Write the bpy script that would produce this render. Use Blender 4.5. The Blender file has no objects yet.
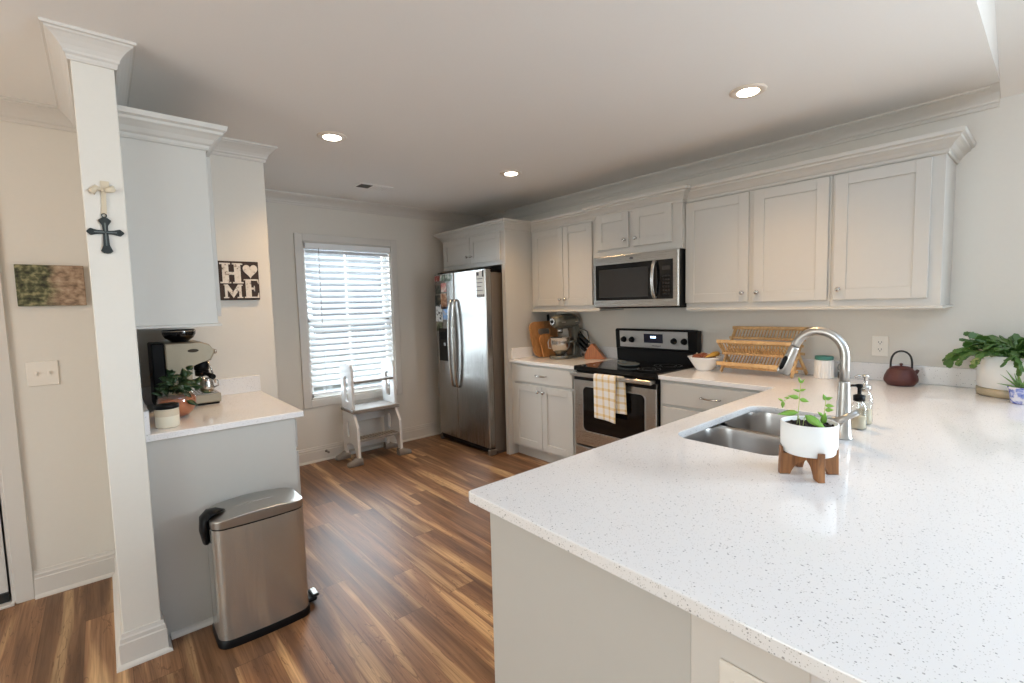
import bpy, bmesh, math, random
from mathutils import Matrix, Vector, Euler

SC = bpy.context.scene
COL = SC.collection
PI = math.pi

# ------------------------------------------------------------------ camera
cam_d = bpy.data.cameras.new('camera')
cam_d.sensor_width = 36.0
cam_d.lens = 473.744 / 1024 * 36.0
cam_d.clip_start = 0.02
cam = bpy.data.objects.new('camera', cam_d)
COL.objects.link(cam)
_yaw, _pit, _rol = math.radians(40.836), math.radians(-4.37), math.radians(1.472)
_f = Vector((math.sin(_yaw) * math.cos(_pit), math.cos(_yaw) * math.cos(_pit), math.sin(_pit)))
_r = Vector((math.cos(_yaw), -math.sin(_yaw), 0.0))
_d = _f.cross(_r)
_r2 = math.cos(_rol) * _r + math.sin(_rol) * _d
_d2 = -math.sin(_rol) * _r + math.cos(_rol) * _d
cam.matrix_world = Matrix(((_r2.x, -_d2.x, -_f.x, 0.0), (_r2.y, -_d2.y, -_f.y, 0.0),
                           (_r2.z, -_d2.z, -_f.z, 1.421), (0, 0, 0, 1)))
SC.camera = cam

# ------------------------------------------------------------------ world, lights, exposure
SC.view_settings.view_transform = 'Standard'
SC.view_settings.look = 'None'
SC.view_settings.gamma = 1.0
SC.view_settings.use_curve_mapping = False
SC.view_settings.exposure = 0.0
SC.cycles.use_denoising = True
SC.cycles.max_bounces = 10
SC.cycles.diffuse_bounces = 6
SC.cycles.transparent_max_bounces = 16
SC.cycles.caustics_reflective = False
SC.cycles.caustics_refractive = False
SC.cycles.sample_clamp_indirect = 4.0

world = bpy.data.worlds.new('daylight')
SC.world = world
world.use_nodes = True
_bg = world.node_tree.nodes['Background']
_bg.inputs[0].default_value = (0.79, 0.88, 1.0, 1)
_bg.inputs[1].default_value = 0.45

def area(name, loc, rot, sx, sy, power, color, portal=False):
    d = bpy.data.lights.new(name, 'AREA')
    d.shape = 'RECTANGLE'
    d.size, d.size_y = sx, sy
    d.energy = power
    d.color = color
    if portal:
        d.cycles.is_portal = True
    o = bpy.data.objects.new(name, d)
    o.location = loc
    o.rotation_euler = rot
    COL.objects.link(o)
    return o

# fill lamps added for their daylight, plus a portal at the real kitchen window
area('overhead_fill', (1.7, -1.7, 3.25), (0.35, 0, 0), 2.4, 1.2, 37, (0.36, 0.62, 1.0))  # added fill from above; no skylight is built in the vault
area('side_fill', (3.45, -2.4, 1.45), (PI / 2, 0, PI / 2), 2.2, 1.7, 285, (0.74, 0.885, 1.0))  # added fill lamp in front of the solid right wall
area('hall_side_fill', (-3.5, 0.7, 1.4), (PI / 2, 0, -PI / 2), 2.2, 1.7, 74, (0.84, 0.96, 1.0))  # added fill lamp in front of the solid hall wall
area('kitchen_sky_fill', (1.4, 9.0, 3.2), (PI / 2 - 0.2, 0, PI), 11.0, 6.4, 4700, (0.80, 0.90, 1.0))  # added area lamp standing in for sky outside the kitchen window
area('daylight_kitchen_window', (1.86, 4.60, 1.32), (PI / 2, 0, PI), 0.86, 1.47, 10, (1, 1, 1), portal=True)

# ------------------------------------------------------------------ materials
def new_mat(name):
    m = bpy.data.materials.new(name)
    m.use_nodes = True
    nt = m.node_tree
    b = nt.nodes['Principled BSDF']
    return m, nt, b

def mat(name, col, rough=0.5, metal=0.0, noise=0.0, nscale=30.0, bump=0.0, coat=0.0, spec=0.5, stretch=None, emit=None, estr=1.0):
    m, nt, b = new_mat(name)
    b.inputs['Base Color'].default_value = (*col, 1)
    b.inputs['Roughness'].default_value = rough
    b.inputs['Metallic'].default_value = metal
    b.inputs['Specular IOR Level'].default_value = spec
    b.inputs['Coat Weight'].default_value = coat
    if emit:
        b.inputs['Emission Color'].default_value = (*emit, 1)
        b.inputs['Emission Strength'].default_value = estr
    N = nt.nodes.new
    tc = N('ShaderNodeTexCoord')
    mp = N('ShaderNodeMapping')
    nt.links.new(tc.outputs['Object'], mp.inputs[0])
    if stretch:
        mp.inputs['Scale'].default_value = stretch
    nz = N('ShaderNodeTexNoise')
    nz.inputs['Scale'].default_value = nscale
    nz.inputs['Detail'].default_value = 3
    nt.links.new(mp.outputs[0], nz.inputs['Vector'])
    if noise > 0:
        mx = N('ShaderNodeMix'); mx.data_type = 'RGBA'
        a = [max(0, c * (1 - noise)) for c in col]; c2 = [min(1, c * (1 + noise)) for c in col]
        mx.inputs['A'].default_value = (*a, 1); mx.inputs['B'].default_value = (*c2, 1)
        nt.links.new(nz.outputs['Fac'], mx.inputs['Factor'])
        nt.links.new(mx.outputs['Result'], b.inputs['Base Color'])
    if bump > 0:
        bp = N('ShaderNodeBump'); bp.inputs['Strength'].default_value = bump; bp.inputs['Distance'].default_value = 0.004
        nt.links.new(nz.outputs['Fac'], bp.inputs['Height'])
        nt.links.new(bp.outputs[0], b.inputs['Normal'])
    return m

def srgb(r, g, b):
    f = lambda c: (c / 255 / 12.92) if c / 255 <= 0.04045 else ((c / 255 + 0.055) / 1.055) ** 2.4
    return (f(r), f(g), f(b))

def glass_mat(name, tint=(1, 1, 1), gloss=0.08):
    m = bpy.data.materials.new(name); m.use_nodes = True
    nt = m.node_tree
    nt.nodes.clear()
    N = nt.nodes.new
    out = N('ShaderNodeOutputMaterial'); mix = N('ShaderNodeMixShader')
    tr = N('ShaderNodeBsdfTransparent'); gl = N('ShaderNodeBsdfGlossy'); lw = N('ShaderNodeLayerWeight')
    mt = N('ShaderNodeMath'); mt.operation = 'MULTIPLY_ADD'
    tr.inputs[0].default_value = (*tint, 1); gl.inputs['Roughness'].default_value = 0.03
    lw.inputs[0].default_value = 0.25
    mt.inputs[1].default_value = 0.6; mt.inputs[2].default_value = gloss
    nt.links.new(lw.outputs['Facing'], mt.inputs[0])
    nt.links.new(mt.outputs[0], mix.inputs[0]); nt.links.new(tr.outputs[0], mix.inputs[1])
    nt.links.new(gl.outputs[0], mix.inputs[2]); nt.links.new(mix.outputs[0], out.inputs[0])
    return m

def ramp(nt, stops):
    r = nt.nodes.new('ShaderNodeValToRGB')
    el = r.color_ramp.elements
    while len(el) < len(stops):
        el.new(0.5)
    for e, (p, c) in zip(el, stops):
        e.position = p; e.color = (*c, 1)
    return r

def math_node(nt, op, a, b=None):
    n = nt.nodes.new('ShaderNodeMath'); n.operation = op
    for i, v in enumerate((a, b)):
        if v is None: continue
        if isinstance(v, (int, float)): n.inputs[i].default_value = v
        else: nt.links.new(v, n.inputs[i])
    return n.outputs[0]

def floor_mat():
    m, nt, b = new_mat('oak_plank_floor')
    N = nt.nodes.new; L = nt.links.new
    tc = N('ShaderNodeTexCoord'); sp = N('ShaderNodeSeparateXYZ'); L(tc.outputs['Object'], sp.inputs[0])
    W, LEN = 0.152, 1.22
    u = math_node(nt, 'DIVIDE', sp.outputs['X'], W); row = math_node(nt, 'FLOOR', u)
    wn = N('ShaderNodeTexWhiteNoise'); wn.noise_dimensions = '1D'; L(row, wn.inputs['W'])
    off = math_node(nt, 'MULTIPLY', wn.outputs['Value'], 3.7)
    v = math_node(nt, 'ADD', math_node(nt, 'DIVIDE', sp.outputs['Y'], LEN), off)
    col = math_node(nt, 'FLOOR', v)
    cid = N('ShaderNodeCombineXYZ'); L(row, cid.inputs[0]); L(col, cid.inputs[1])
    wn2 = N('ShaderNodeTexWhiteNoise'); wn2.noise_dimensions = '3D'; L(cid.outputs[0], wn2.inputs['Vector'])
    # grain coordinates, shifted per plank
    gx = math_node(nt, 'ADD', sp.outputs['X'], math_node(nt, 'MULTIPLY', wn2.outputs['Value'], 9.0))
    gc = N('ShaderNodeCombineXYZ'); L(math_node(nt, 'MULTIPLY', gx, 10.5), gc.inputs[0])
    L(math_node(nt, 'MULTIPLY', sp.outputs['Y'], 0.75), gc.inputs[1]); L(math_node(nt, 'MULTIPLY', wn2.outputs['Value'], 37.0), gc.inputs[2])
    n1 = N('ShaderNodeTexNoise'); n1.inputs['Scale'].default_value = 1.0; n1.inputs['Detail'].default_value = 2.0; n1.inputs['Distortion'].default_value = 0.6
    L(gc.outputs[0], n1.inputs['Vector'])
    gc2 = N('ShaderNodeCombineXYZ'); L(math_node(nt, 'MULTIPLY', gx, 110.0), gc2.inputs[0])
    L(math_node(nt, 'MULTIPLY', sp.outputs['Y'], 3.0), gc2.inputs[1])
    n2 = N('ShaderNodeTexNoise'); n2.inputs['Scale'].default_value = 1.0; n2.inputs['Detail'].default_value = 4.0; n2.inputs['Distortion'].default_value = 0.8
    L(gc2.outputs[0], n2.inputs['Vector'])
    r1 = ramp(nt, [(0.30, srgb(100, 72, 52)), (0.44, srgb(130, 97, 70)), (0.55, srgb(148, 112, 82)), (0.59, srgb(180, 146, 108)), (0.70, srgb(206, 172, 130))])
    L(n1.outputs['Fac'], r1.inputs[0])
    r2 = ramp(nt, [(0.3, (0.66, 0.62, 0.58)), (0.62, (1.08, 1.08, 1.08))])
    L(n2.outputs['Fac'], r2.inputs[0])
    mx = N('ShaderNodeMix'); mx.data_type = 'RGBA'; mx.blend_type = 'MULTIPLY'; mx.inputs['Factor'].default_value = 1.0
    L(r1.outputs[0], mx.inputs['A']); L(r2.outputs[0], mx.inputs['B'])
    r3 = ramp(nt, [(0.0, (0.72, 0.70, 0.68)), (1.0, (1.15, 1.12, 1.08))])
    L(wn2.outputs['Value'], r3.inputs[0])
    mx2 = N('ShaderNodeMix'); mx2.data_type = 'RGBA'; mx2.blend_type = 'MULTIPLY'; mx2.inputs['Factor'].default_value = 1.0
    L(mx.outputs['Result'], mx2.inputs['A']); L(r3.outputs[0], mx2.inputs['B'])
    fu = math_node(nt, 'FRACT', u); fv = math_node(nt, 'FRACT', v)
    e1 = math_node(nt, 'LESS_THAN', fu, 0.012); e2 = math_node(nt, 'LESS_THAN', fv, 0.0022)
    ed = math_node(nt, 'MAXIMUM', e1, e2)
    mx3 = N('ShaderNodeMix'); mx3.data_type = 'RGBA'; L(math_node(nt, 'MULTIPLY', ed, 0.6), mx3.inputs['Factor'])
    gc3 = N('ShaderNodeCombineXYZ'); L(math_node(nt, 'MULTIPLY', gx, 22.0), gc3.inputs[0])
    L(math_node(nt, 'MULTIPLY', sp.outputs['Y'], 2.2), gc3.inputs[1]); L(math_node(nt, 'MULTIPLY', wn2.outputs['Value'], 11.0), gc3.inputs[2])
    n3 = N('ShaderNodeTexNoise'); n3.inputs['Scale'].default_value = 1.0; n3.inputs['Detail'].default_value = 2.0; n3.inputs['Distortion'].default_value = 1.4
    L(gc3.outputs[0], n3.inputs['Vector'])
    ln = math_node(nt, 'LESS_THAN', math_node(nt, 'ABSOLUTE', math_node(nt, 'SUBTRACT', n3.outputs['Fac'], 0.42)), 0.010)
    mx4 = N('ShaderNodeMix'); mx4.data_type = 'RGBA'; L(math_node(nt, 'MULTIPLY', ln, 0.45), mx4.inputs['Factor'])
    L(mx2.outputs['Result'], mx4.inputs['A']); mx4.inputs['B'].default_value = (*srgb(78, 52, 34), 1)
    L(mx4.outputs['Result'], mx3.inputs['A']); mx3.inputs['B'].default_value = (*srgb(60, 38, 22), 1)
    L(mx3.outputs['Result'], b.inputs['Base Color'])
    b.inputs['Roughness'].default_value = 0.42; b.inputs['Specular IOR Level'].default_value = 0.35
    bp = N('ShaderNodeBump'); bp.inputs['Strength'].default_value = 0.08; bp.inputs['Distance'].default_value = 0.002
    L(n2.outputs['Fac'], bp.inputs['Height']); L(bp.outputs[0], b.inputs['Normal'])
    return m

def quartz_mat():
    m, nt, b = new_mat('speckled_quartz')
    N = nt.nodes.new; L = nt.links.new
    tc = N('ShaderNodeTexCoord')
    base = srgb(236, 234, 233)
    prev = None
    for scale, thr, keep, colr in ((150, 0.22, 0.78, srgb(150, 148, 148)), (330, 0.28, 0.62, srgb(190, 186, 182)), (190, 0.22, 0.93, srgb(104, 98, 94))):
        vo = N('ShaderNodeTexVoronoi'); vo.inputs['Scale'].default_value = scale
        L(tc.outputs['Object'], vo.inputs['Vector'])
        sp = N('ShaderNodeSeparateColor'); L(vo.outputs['Color'], sp.inputs[0])
        near = math_node(nt, 'LESS_THAN', vo.outputs['Distance'], math_node(nt, 'MULTIPLY', sp.outputs[1], thr * 1.5))
        on = math_node(nt, 'MULTIPLY', near, math_node(nt, 'GREATER_THAN', sp.outputs[0], keep))
        mx = N('ShaderNodeMix'); mx.data_type = 'RGBA'
        L(math_node(nt, 'MULTIPLY', on, 0.85), mx.inputs['Factor'])
        if prev is None: mx.inputs['A'].default_value = (*base, 1)
        else: L(prev, mx.inputs['A'])
        mx.inputs['B'].default_value = (*colr, 1)
        prev = mx.outputs['Result']
    L(prev, b.inputs['Base Color'])
    b.inputs['Roughness'].default_value = 0.085
    return m

def wood_mat(name, c1, c2, rough=0.45, stretch=(40, 40, 3)):
    m, nt, b = new_mat(name)
    N = nt.nodes.new; L = nt.links.new
    tc = N('ShaderNodeTexCoord'); mp = N('ShaderNodeMapping'); mp.inputs['Scale'].default_value = stretch
    L(tc.outputs['Object'], mp.inputs[0])
    nz = N('ShaderNodeTexNoise'); nz.inputs['Scale'].default_value = 1.0; nz.inputs['Detail'].default_value = 4; nz.inputs['Distortion'].default_value = 1.0
    L(mp.outputs[0], nz.inputs['Vector'])
    r = ramp(nt, [(0.3, c1), (0.7, c2)]); L(nz.outputs['Fac'], r.inputs[0]); L(r.outputs[0], b.inputs['Base Color'])
    b.inputs['Roughness'].default_value = rough
    return m

def steel_mat(name, col=(0.55, 0.54, 0.52), rough=0.28, stretch=(3, 3, 160), aniso=0.0):
    m, nt, b = new_mat(name)
    N = nt.nodes.new; L = nt.links.new
    b.inputs['Base Color'].default_value = (*col, 1); b.inputs['Metallic'].default_value = 1.0
    tc = N('ShaderNodeTexCoord'); mp = N('ShaderNodeMapping'); mp.inputs['Scale'].default_value = stretch
    L(tc.outputs['Object'], mp.inputs[0])
    nz = N('ShaderNodeTexNoise'); nz.inputs['Scale'].default_value = 2.0; nz.inputs['Detail'].default_value = 2
    L(mp.outputs[0], nz.inputs['Vector'])
    if aniso:
        b.inputs['Anisotropic'].default_value = aniso
        tg = N('ShaderNodeTangent'); tg.direction_type = 'RADIAL'; tg.axis = 'Z'; L(tg.outputs[0], b.inputs['Tangent'])
    r = ramp(nt, [(0.3, (rough * .93,) * 3), (0.7, (rough * 1.07,) * 3)]); L(nz.outputs['Fac'], r.inputs[0])
    L(r.outputs[0], b.inputs['Roughness'])
    return m

def gingham_mat():
    m, nt, b = new_mat('yellow_plaid_cotton')
    N = nt.nodes.new; L = nt.links.new
    uv = N('ShaderNodeTexCoord'); sp = N('ShaderNodeSeparateXYZ'); L(uv.outputs['UV'], sp.inputs[0])
    res = None
    for ax, n in ((0, 3.6), (1, 5.2)):
        t = math_node(nt, 'FRACT', math_node(nt, 'MULTIPLY', sp.outputs[ax], n))
        a = math_node(nt, 'LESS_THAN', math_node(nt, 'ABSOLUTE', math_node(nt, 'SUBTRACT', t, 0.5)), 0.15)
        res = a if res is None else math_node(nt, 'ADD', res, a)
    r = ramp(nt, [(0.0, srgb(236, 232, 229)), (0.5, srgb(230, 212, 178)), (1.0, srgb(218, 186, 130))])
    L(math_node(nt, 'MULTIPLY', res, 0.5), r.inputs[0]); L(r.outputs[0], b.inputs['Base Color'])
    b.inputs['Roughness'].default_value = 0.9
    return m

def blotch_mat(name, stops, scale=25.0, rough=0.5, detail=4, coord='Object', dist=0.5, seed=0.0):
    m, nt, b = new_mat(name)
    N = nt.nodes.new; L = nt.links.new
    tc = N('ShaderNodeTexCoord'); mp = N('ShaderNodeMapping'); mp.inputs['Location'].default_value = (seed, seed * 2.3, seed * 0.7)
    L(tc.outputs[coord], mp.inputs[0])
    nz = N('ShaderNodeTexNoise'); nz.inputs['Scale'].default_value = scale; nz.inputs['Detail'].default_value = detail; nz.inputs['Distortion'].default_value = dist
    L(mp.outputs[0], nz.inputs['Vector'])
    r = ramp(nt, stops); L(nz.outputs['Fac'], r.inputs[0]); L(r.outputs[0], b.inputs['Base Color'])
    b.inputs['Roughness'].default_value = rough
    return m

def picture_mat():
    m, nt, b = new_mat('forest_path_print')
    N = nt.nodes.new; L = nt.links.new
    tc = N('ShaderNodeTexCoord'); sp = N('ShaderNodeSeparateXYZ'); L(tc.outputs['Generated'], sp.inputs[0])
    nz = N('ShaderNodeTexNoise'); nz.inputs['Scale'].default_value = 9; nz.inputs['Detail'].default_value = 6
    L(tc.outputs['Generated'], nz.inputs['Vector'])
    ra = ramp(nt, [(0.35, srgb(36, 36, 22)), (0.5, srgb(84, 86, 56)), (0.65, srgb(148, 142, 104))])
    rb = ramp(nt, [(0.3, srgb(104, 84, 66)), (0.5, srgb(158, 132, 108)), (0.7, srgb(186, 164, 140))])
    L(nz.outputs['Fac'], ra.inputs[0]); L(nz.outputs['Fac'], rb.inputs[0])
    n2 = N('ShaderNodeTexNoise'); n2.inputs['Scale'].default_value = 4; L(tc.outputs['Generated'], n2.inputs['Vector'])
    f = math_node(nt, 'ADD', sp.outputs['X'], math_node(nt, 'MULTIPLY', math_node(nt, 'SUBTRACT', n2.outputs['Fac'], 0.5), 0.35))
    st = ramp(nt, [(0.42, (0, 0, 0)), (0.62, (1, 1, 1))]); L(f, st.inputs[0])
    mx = N('ShaderNodeMix'); mx.data_type = 'RGBA'
    L(st.outputs[0], mx.inputs['Factor']); L(ra.outputs[0], mx.inputs['A']); L(rb.outputs[0], mx.inputs['B'])
    L(mx.outputs['Result'], b.inputs['Base Color']); b.inputs['Roughness'].default_value = 0.6
    return m

M = {}
M['wall'] = mat('warm_white_wall_paint', srgb(220, 215, 206), 0.7, noise=0.015, nscale=60, bump=0.02)
M['ceiling'] = mat('flat_ceiling_paint', srgb(238, 235, 231), 0.85, noise=0.01, nscale=80)
M['trim'] = mat('white_trim_paint', srgb(212, 207, 200), 0.4, noise=0.01, nscale=20)
M['cab'] = mat('cabinet_paint', srgb(196, 193, 187), 0.38, noise=0.012, nscale=25)
M['floor'] = floor_mat()
M['quartz'] = quartz_mat()
M['steel'] = steel_mat('brushed_steel', (0.54, 0.525, 0.50), 0.28, (1.5, 1.5, 700))
M['steel_v'] = steel_mat('vertical_brushed_steel', (0.36, 0.35, 0.335), 0.27, (500, 500, 1.5))
M['steel_can'] = mat('brushed_can_steel', (0.50, 0.485, 0.45), 0.27, metal=0.78, noise=0.02, nscale=1.0, stretch=(14, 14, 0.9), bump=1.0)
M['steel_dark'] = steel_mat('dark_steel_liner', (0.42, 0.40, 0.385), 0.3)  # darker steel for the sink bowls
M['steel_lid'] = steel_mat('brushed_lid_steel', (0.42, 0.405, 0.38), 0.33, (3, 300, 300))
M['fridge_side'] = mat('fridge_side_paint', srgb(112, 102, 92), 0.45, metal=0.3, noise=0.02)
M['nickel'] = mat('brushed_nickel', (0.50, 0.48, 0.45), 0.33, metal=1.0, noise=0.02)
M['chrome'] = mat('satin_chrome', (0.58, 0.56, 0.53), 0.22, metal=1.0, noise=0.02)
M['black'] = mat('black_plastic', (0.004, 0.004, 0.0045), 0.38, noise=0.1, spec=0.18)
M['black_gloss'] = mat('black_glass', (0.004, 0.004, 0.0045), 0.07, noise=0.05, spec=0.4)
M['black_iron'] = mat('black_iron', (0.018, 0.017, 0.017), 0.55, noise=0.2, bump=0.1)
M['grey_glass'] = mat('tinted_oven_glass', (0.035, 0.034, 0.034), 0.10, noise=0.05)
M['panel_silver'] = mat('silver_panel', srgb(178, 176, 174), 0.42, metal=0.55, noise=0.02)
M['display'] = mat('range_display', (0.01, 0.012, 0.03), 0.15, noise=0.05)
M['glow'] = mat('clock_digits', (0.2, 0.4, 1.0), 0.5, emit=(0.55, 0.75, 1.0), estr=5.0)
M['slat'] = mat('blind_slat', srgb(240, 242, 245), 0.5, noise=0.01)
M['glass'] = glass_mat('clear_glass', (0.97, 0.985, 0.98))
M['jar_glass'] = glass_mat('bottle_glass', (0.93, 0.95, 0.94), 0.1)
M['bamboo'] = wood_mat('bamboo', srgb(186, 144, 94), srgb(218, 180, 128), 0.5, (30, 30, 30))
M['acacia'] = wood_mat('acacia', srgb(106, 68, 40), srgb(164, 112, 68), 0.5, (60, 60, 6))
M['board'] = wood_mat('board_wood', srgb(150, 102, 60), srgb(184, 136, 86), 0.5, (50, 50, 4))
M['board2'] = wood_mat('board_wood_warm', srgb(160, 106, 60), srgb(190, 136, 82), 0.5, (50, 50, 4))
M['block'] = wood_mat('knife_block_wood', srgb(142, 80, 40), srgb(176, 108, 56), 0.45, (50, 50, 5))
M['ceramic'] = mat('white_ceramic', srgb(238, 236, 232), 0.3, noise=0.01)
M['ceramic_matte'] = mat('matte_white_ceramic', srgb(240, 240, 238), 0.55, noise=0.015, bump=0.03, nscale=200)
M['teal'] = mat('teal_lid', srgb(72, 134, 124), 0.4, noise=0.03)
M['soil'] = mat('potting_soil', srgb(34, 26, 20), 0.95, noise=0.6, nscale=160, bump=0.8)
M['iron_red'] = mat('brown_cast_iron', srgb(84, 44, 42), 0.5, noise=0.15, nscale=140, bump=0.25)
M['leaf_bright'] = mat('fresh_leaf', srgb(128, 178, 74), 0.45, noise=0.2, nscale=30)
M['leaf_dark'] = mat('cactus_leaf', srgb(66, 100, 42), 0.4, noise=0.3, nscale=25)
M['leaf_ivy'] = mat('ivy_leaf', srgb(34, 62, 28), 0.35, noise=0.3, nscale=30)
M['stem'] = mat('pale_stem', srgb(178, 190, 120), 0.6, noise=0.1)
M['aloe'] = mat('aloe_leaf', srgb(112, 146, 80), 0.5, noise=0.15)
M['terracotta'] = mat('terracotta', srgb(186, 104, 58), 0.6, noise=0.12, nscale=40)
M['wax'] = mat('cream_wax', srgb(226, 218, 198), 0.45, noise=0.02)
M['soap'] = mat('amber_soap', srgb(214, 200, 168), 0.3, noise=0.02)
M['stool'] = mat('stool_paint', srgb(228, 228, 228), 0.45, noise=0.01)
M['stool_grey'] = mat('grey_plastic', srgb(138, 132, 126), 0.6, noise=0.05)
M['onion'] = mat('onion_skin', srgb(136, 76, 50), 0.35, noise=0.25, nscale=60)
M['banana'] = mat('banana_skin', srgb(190, 146, 60), 0.5, noise=0.1)
M['paper'] = mat('paper', srgb(224, 222, 216), 0.7, noise=0.02)
M['ink'] = mat('printed_ink', srgb(88, 86, 90), 0.7, noise=0.1)
M['sign_wood'] = mat('dark_sign_wood', srgb(52, 34, 24), 0.7, noise=0.2, nscale=50)
M['sign_white'] = blotch_mat('worn_white_paint', [(0.33, srgb(120, 100, 84)), (0.40, srgb(214, 204, 192)), (0.7, srgb(228, 220, 210))], 60, 0.7)
M['ribbon'] = mat('cream_ribbon', srgb(208, 194, 170), 0.8, noise=0.05)
M['pewter'] = mat('dark_pewter', (0.035, 0.042, 0.042), 0.5, metal=0.5, noise=0.4, nscale=120)
M['pewter_light'] = mat('worn_pewter', (0.16, 0.18, 0.175), 0.5, metal=0.5, noise=0.4, nscale=140)
M['towel'] = gingham_mat()
M['plate'] = mat('switch_plate', srgb(232, 226, 216), 0.35, noise=0.01)
M['slot'] = mat('outlet_slot', (0.05, 0.045, 0.04), 0.6, noise=0.1)
M['lamp'] = mat('downlight_lens', (1, 1, 1), 0.5, emit=(1.0, 0.86, 0.70), estr=22.0)
M['lamp_ring'] = mat('downlight_ring', srgb(226, 214, 200), 0.5, noise=0.01)
M['vent_dark'] = mat('vent_shadow_gap', srgb(66, 58, 46), 0.7, noise=0.05)
M['blue_pot'] = blotch_mat('blue_and_white_glaze', [(0.44, srgb(228, 226, 234)), (0.52, srgb(150, 160, 214)), (0.60, srgb(84, 100, 184))], 34, 0.25, 3)
M['planter_base'] = wood_mat('pale_wood', srgb(176, 160, 132), srgb(200, 184, 156), 0.6, (10, 10, 60))
M['picture'] = picture_mat()
M['grass'] = blotch_mat('glare_pale_grass', [(0.3, srgb(186, 190, 180)), (0.7, srgb(206, 208, 198))], 3, 0.9)  # pale tone puts the outdoor overexposure into the lawn colour
M['mixer'] = mat('silver_enamel', srgb(116, 114, 104), 0.25, metal=0.55, noise=0.03, coat=0.5)
M['brass'] = mat('badge_metal', srgb(62, 52, 40), 0.3, metal=0.5, noise=0.1)
M['espresso_steel'] = mat('champagne_steel', (0.36, 0.31, 0.23), 0.42, metal=0.8, noise=0.03)
M['rubber'] = mat('door_sweep_rubber', (0.01, 0.01, 0.01), 0.6, noise=0.1)
PH = [[(0.3, srgb(40, 60, 40)), (0.5, srgb(150, 60, 50)), (0.7, srgb(220, 210, 190))],
      [(0.3, srgb(40, 44, 40)), (0.5, srgb(120, 140, 120)), (0.7, srgb(220, 220, 214))],
      [(0.3, srgb(180, 90, 90)), (0.5, srgb(214, 150, 140)), (0.7, srgb(232, 220, 206))],
      [(0.3, srgb(34, 30, 28)), (0.5, srgb(66, 70, 62)), (0.7, srgb(120, 110, 96))],
      [(0.3, srgb(110, 66, 40)), (0.5, srgb(170, 120, 84)), (0.7, srgb(222, 200, 176))],
      [(0.3, srgb(236, 236, 232)), (0.55, srgb(226, 226, 224)), (0.62, srgb(60, 58, 60))],
      [(0.3, srgb(196, 168, 140)), (0.5, srgb(140, 176, 214)), (0.7, srgb(110, 150, 206))],
      [(0.3, srgb(24, 30, 22)), (0.5, srgb(76, 84, 54)), (0.7, srgb(180, 170, 150))]]
for i, st in enumerate(PH):
    M['photo%d' % i] = blotch_mat('photo_print_%d' % i, st, 22, 0.3, 3, seed=i * 3.1)

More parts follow.
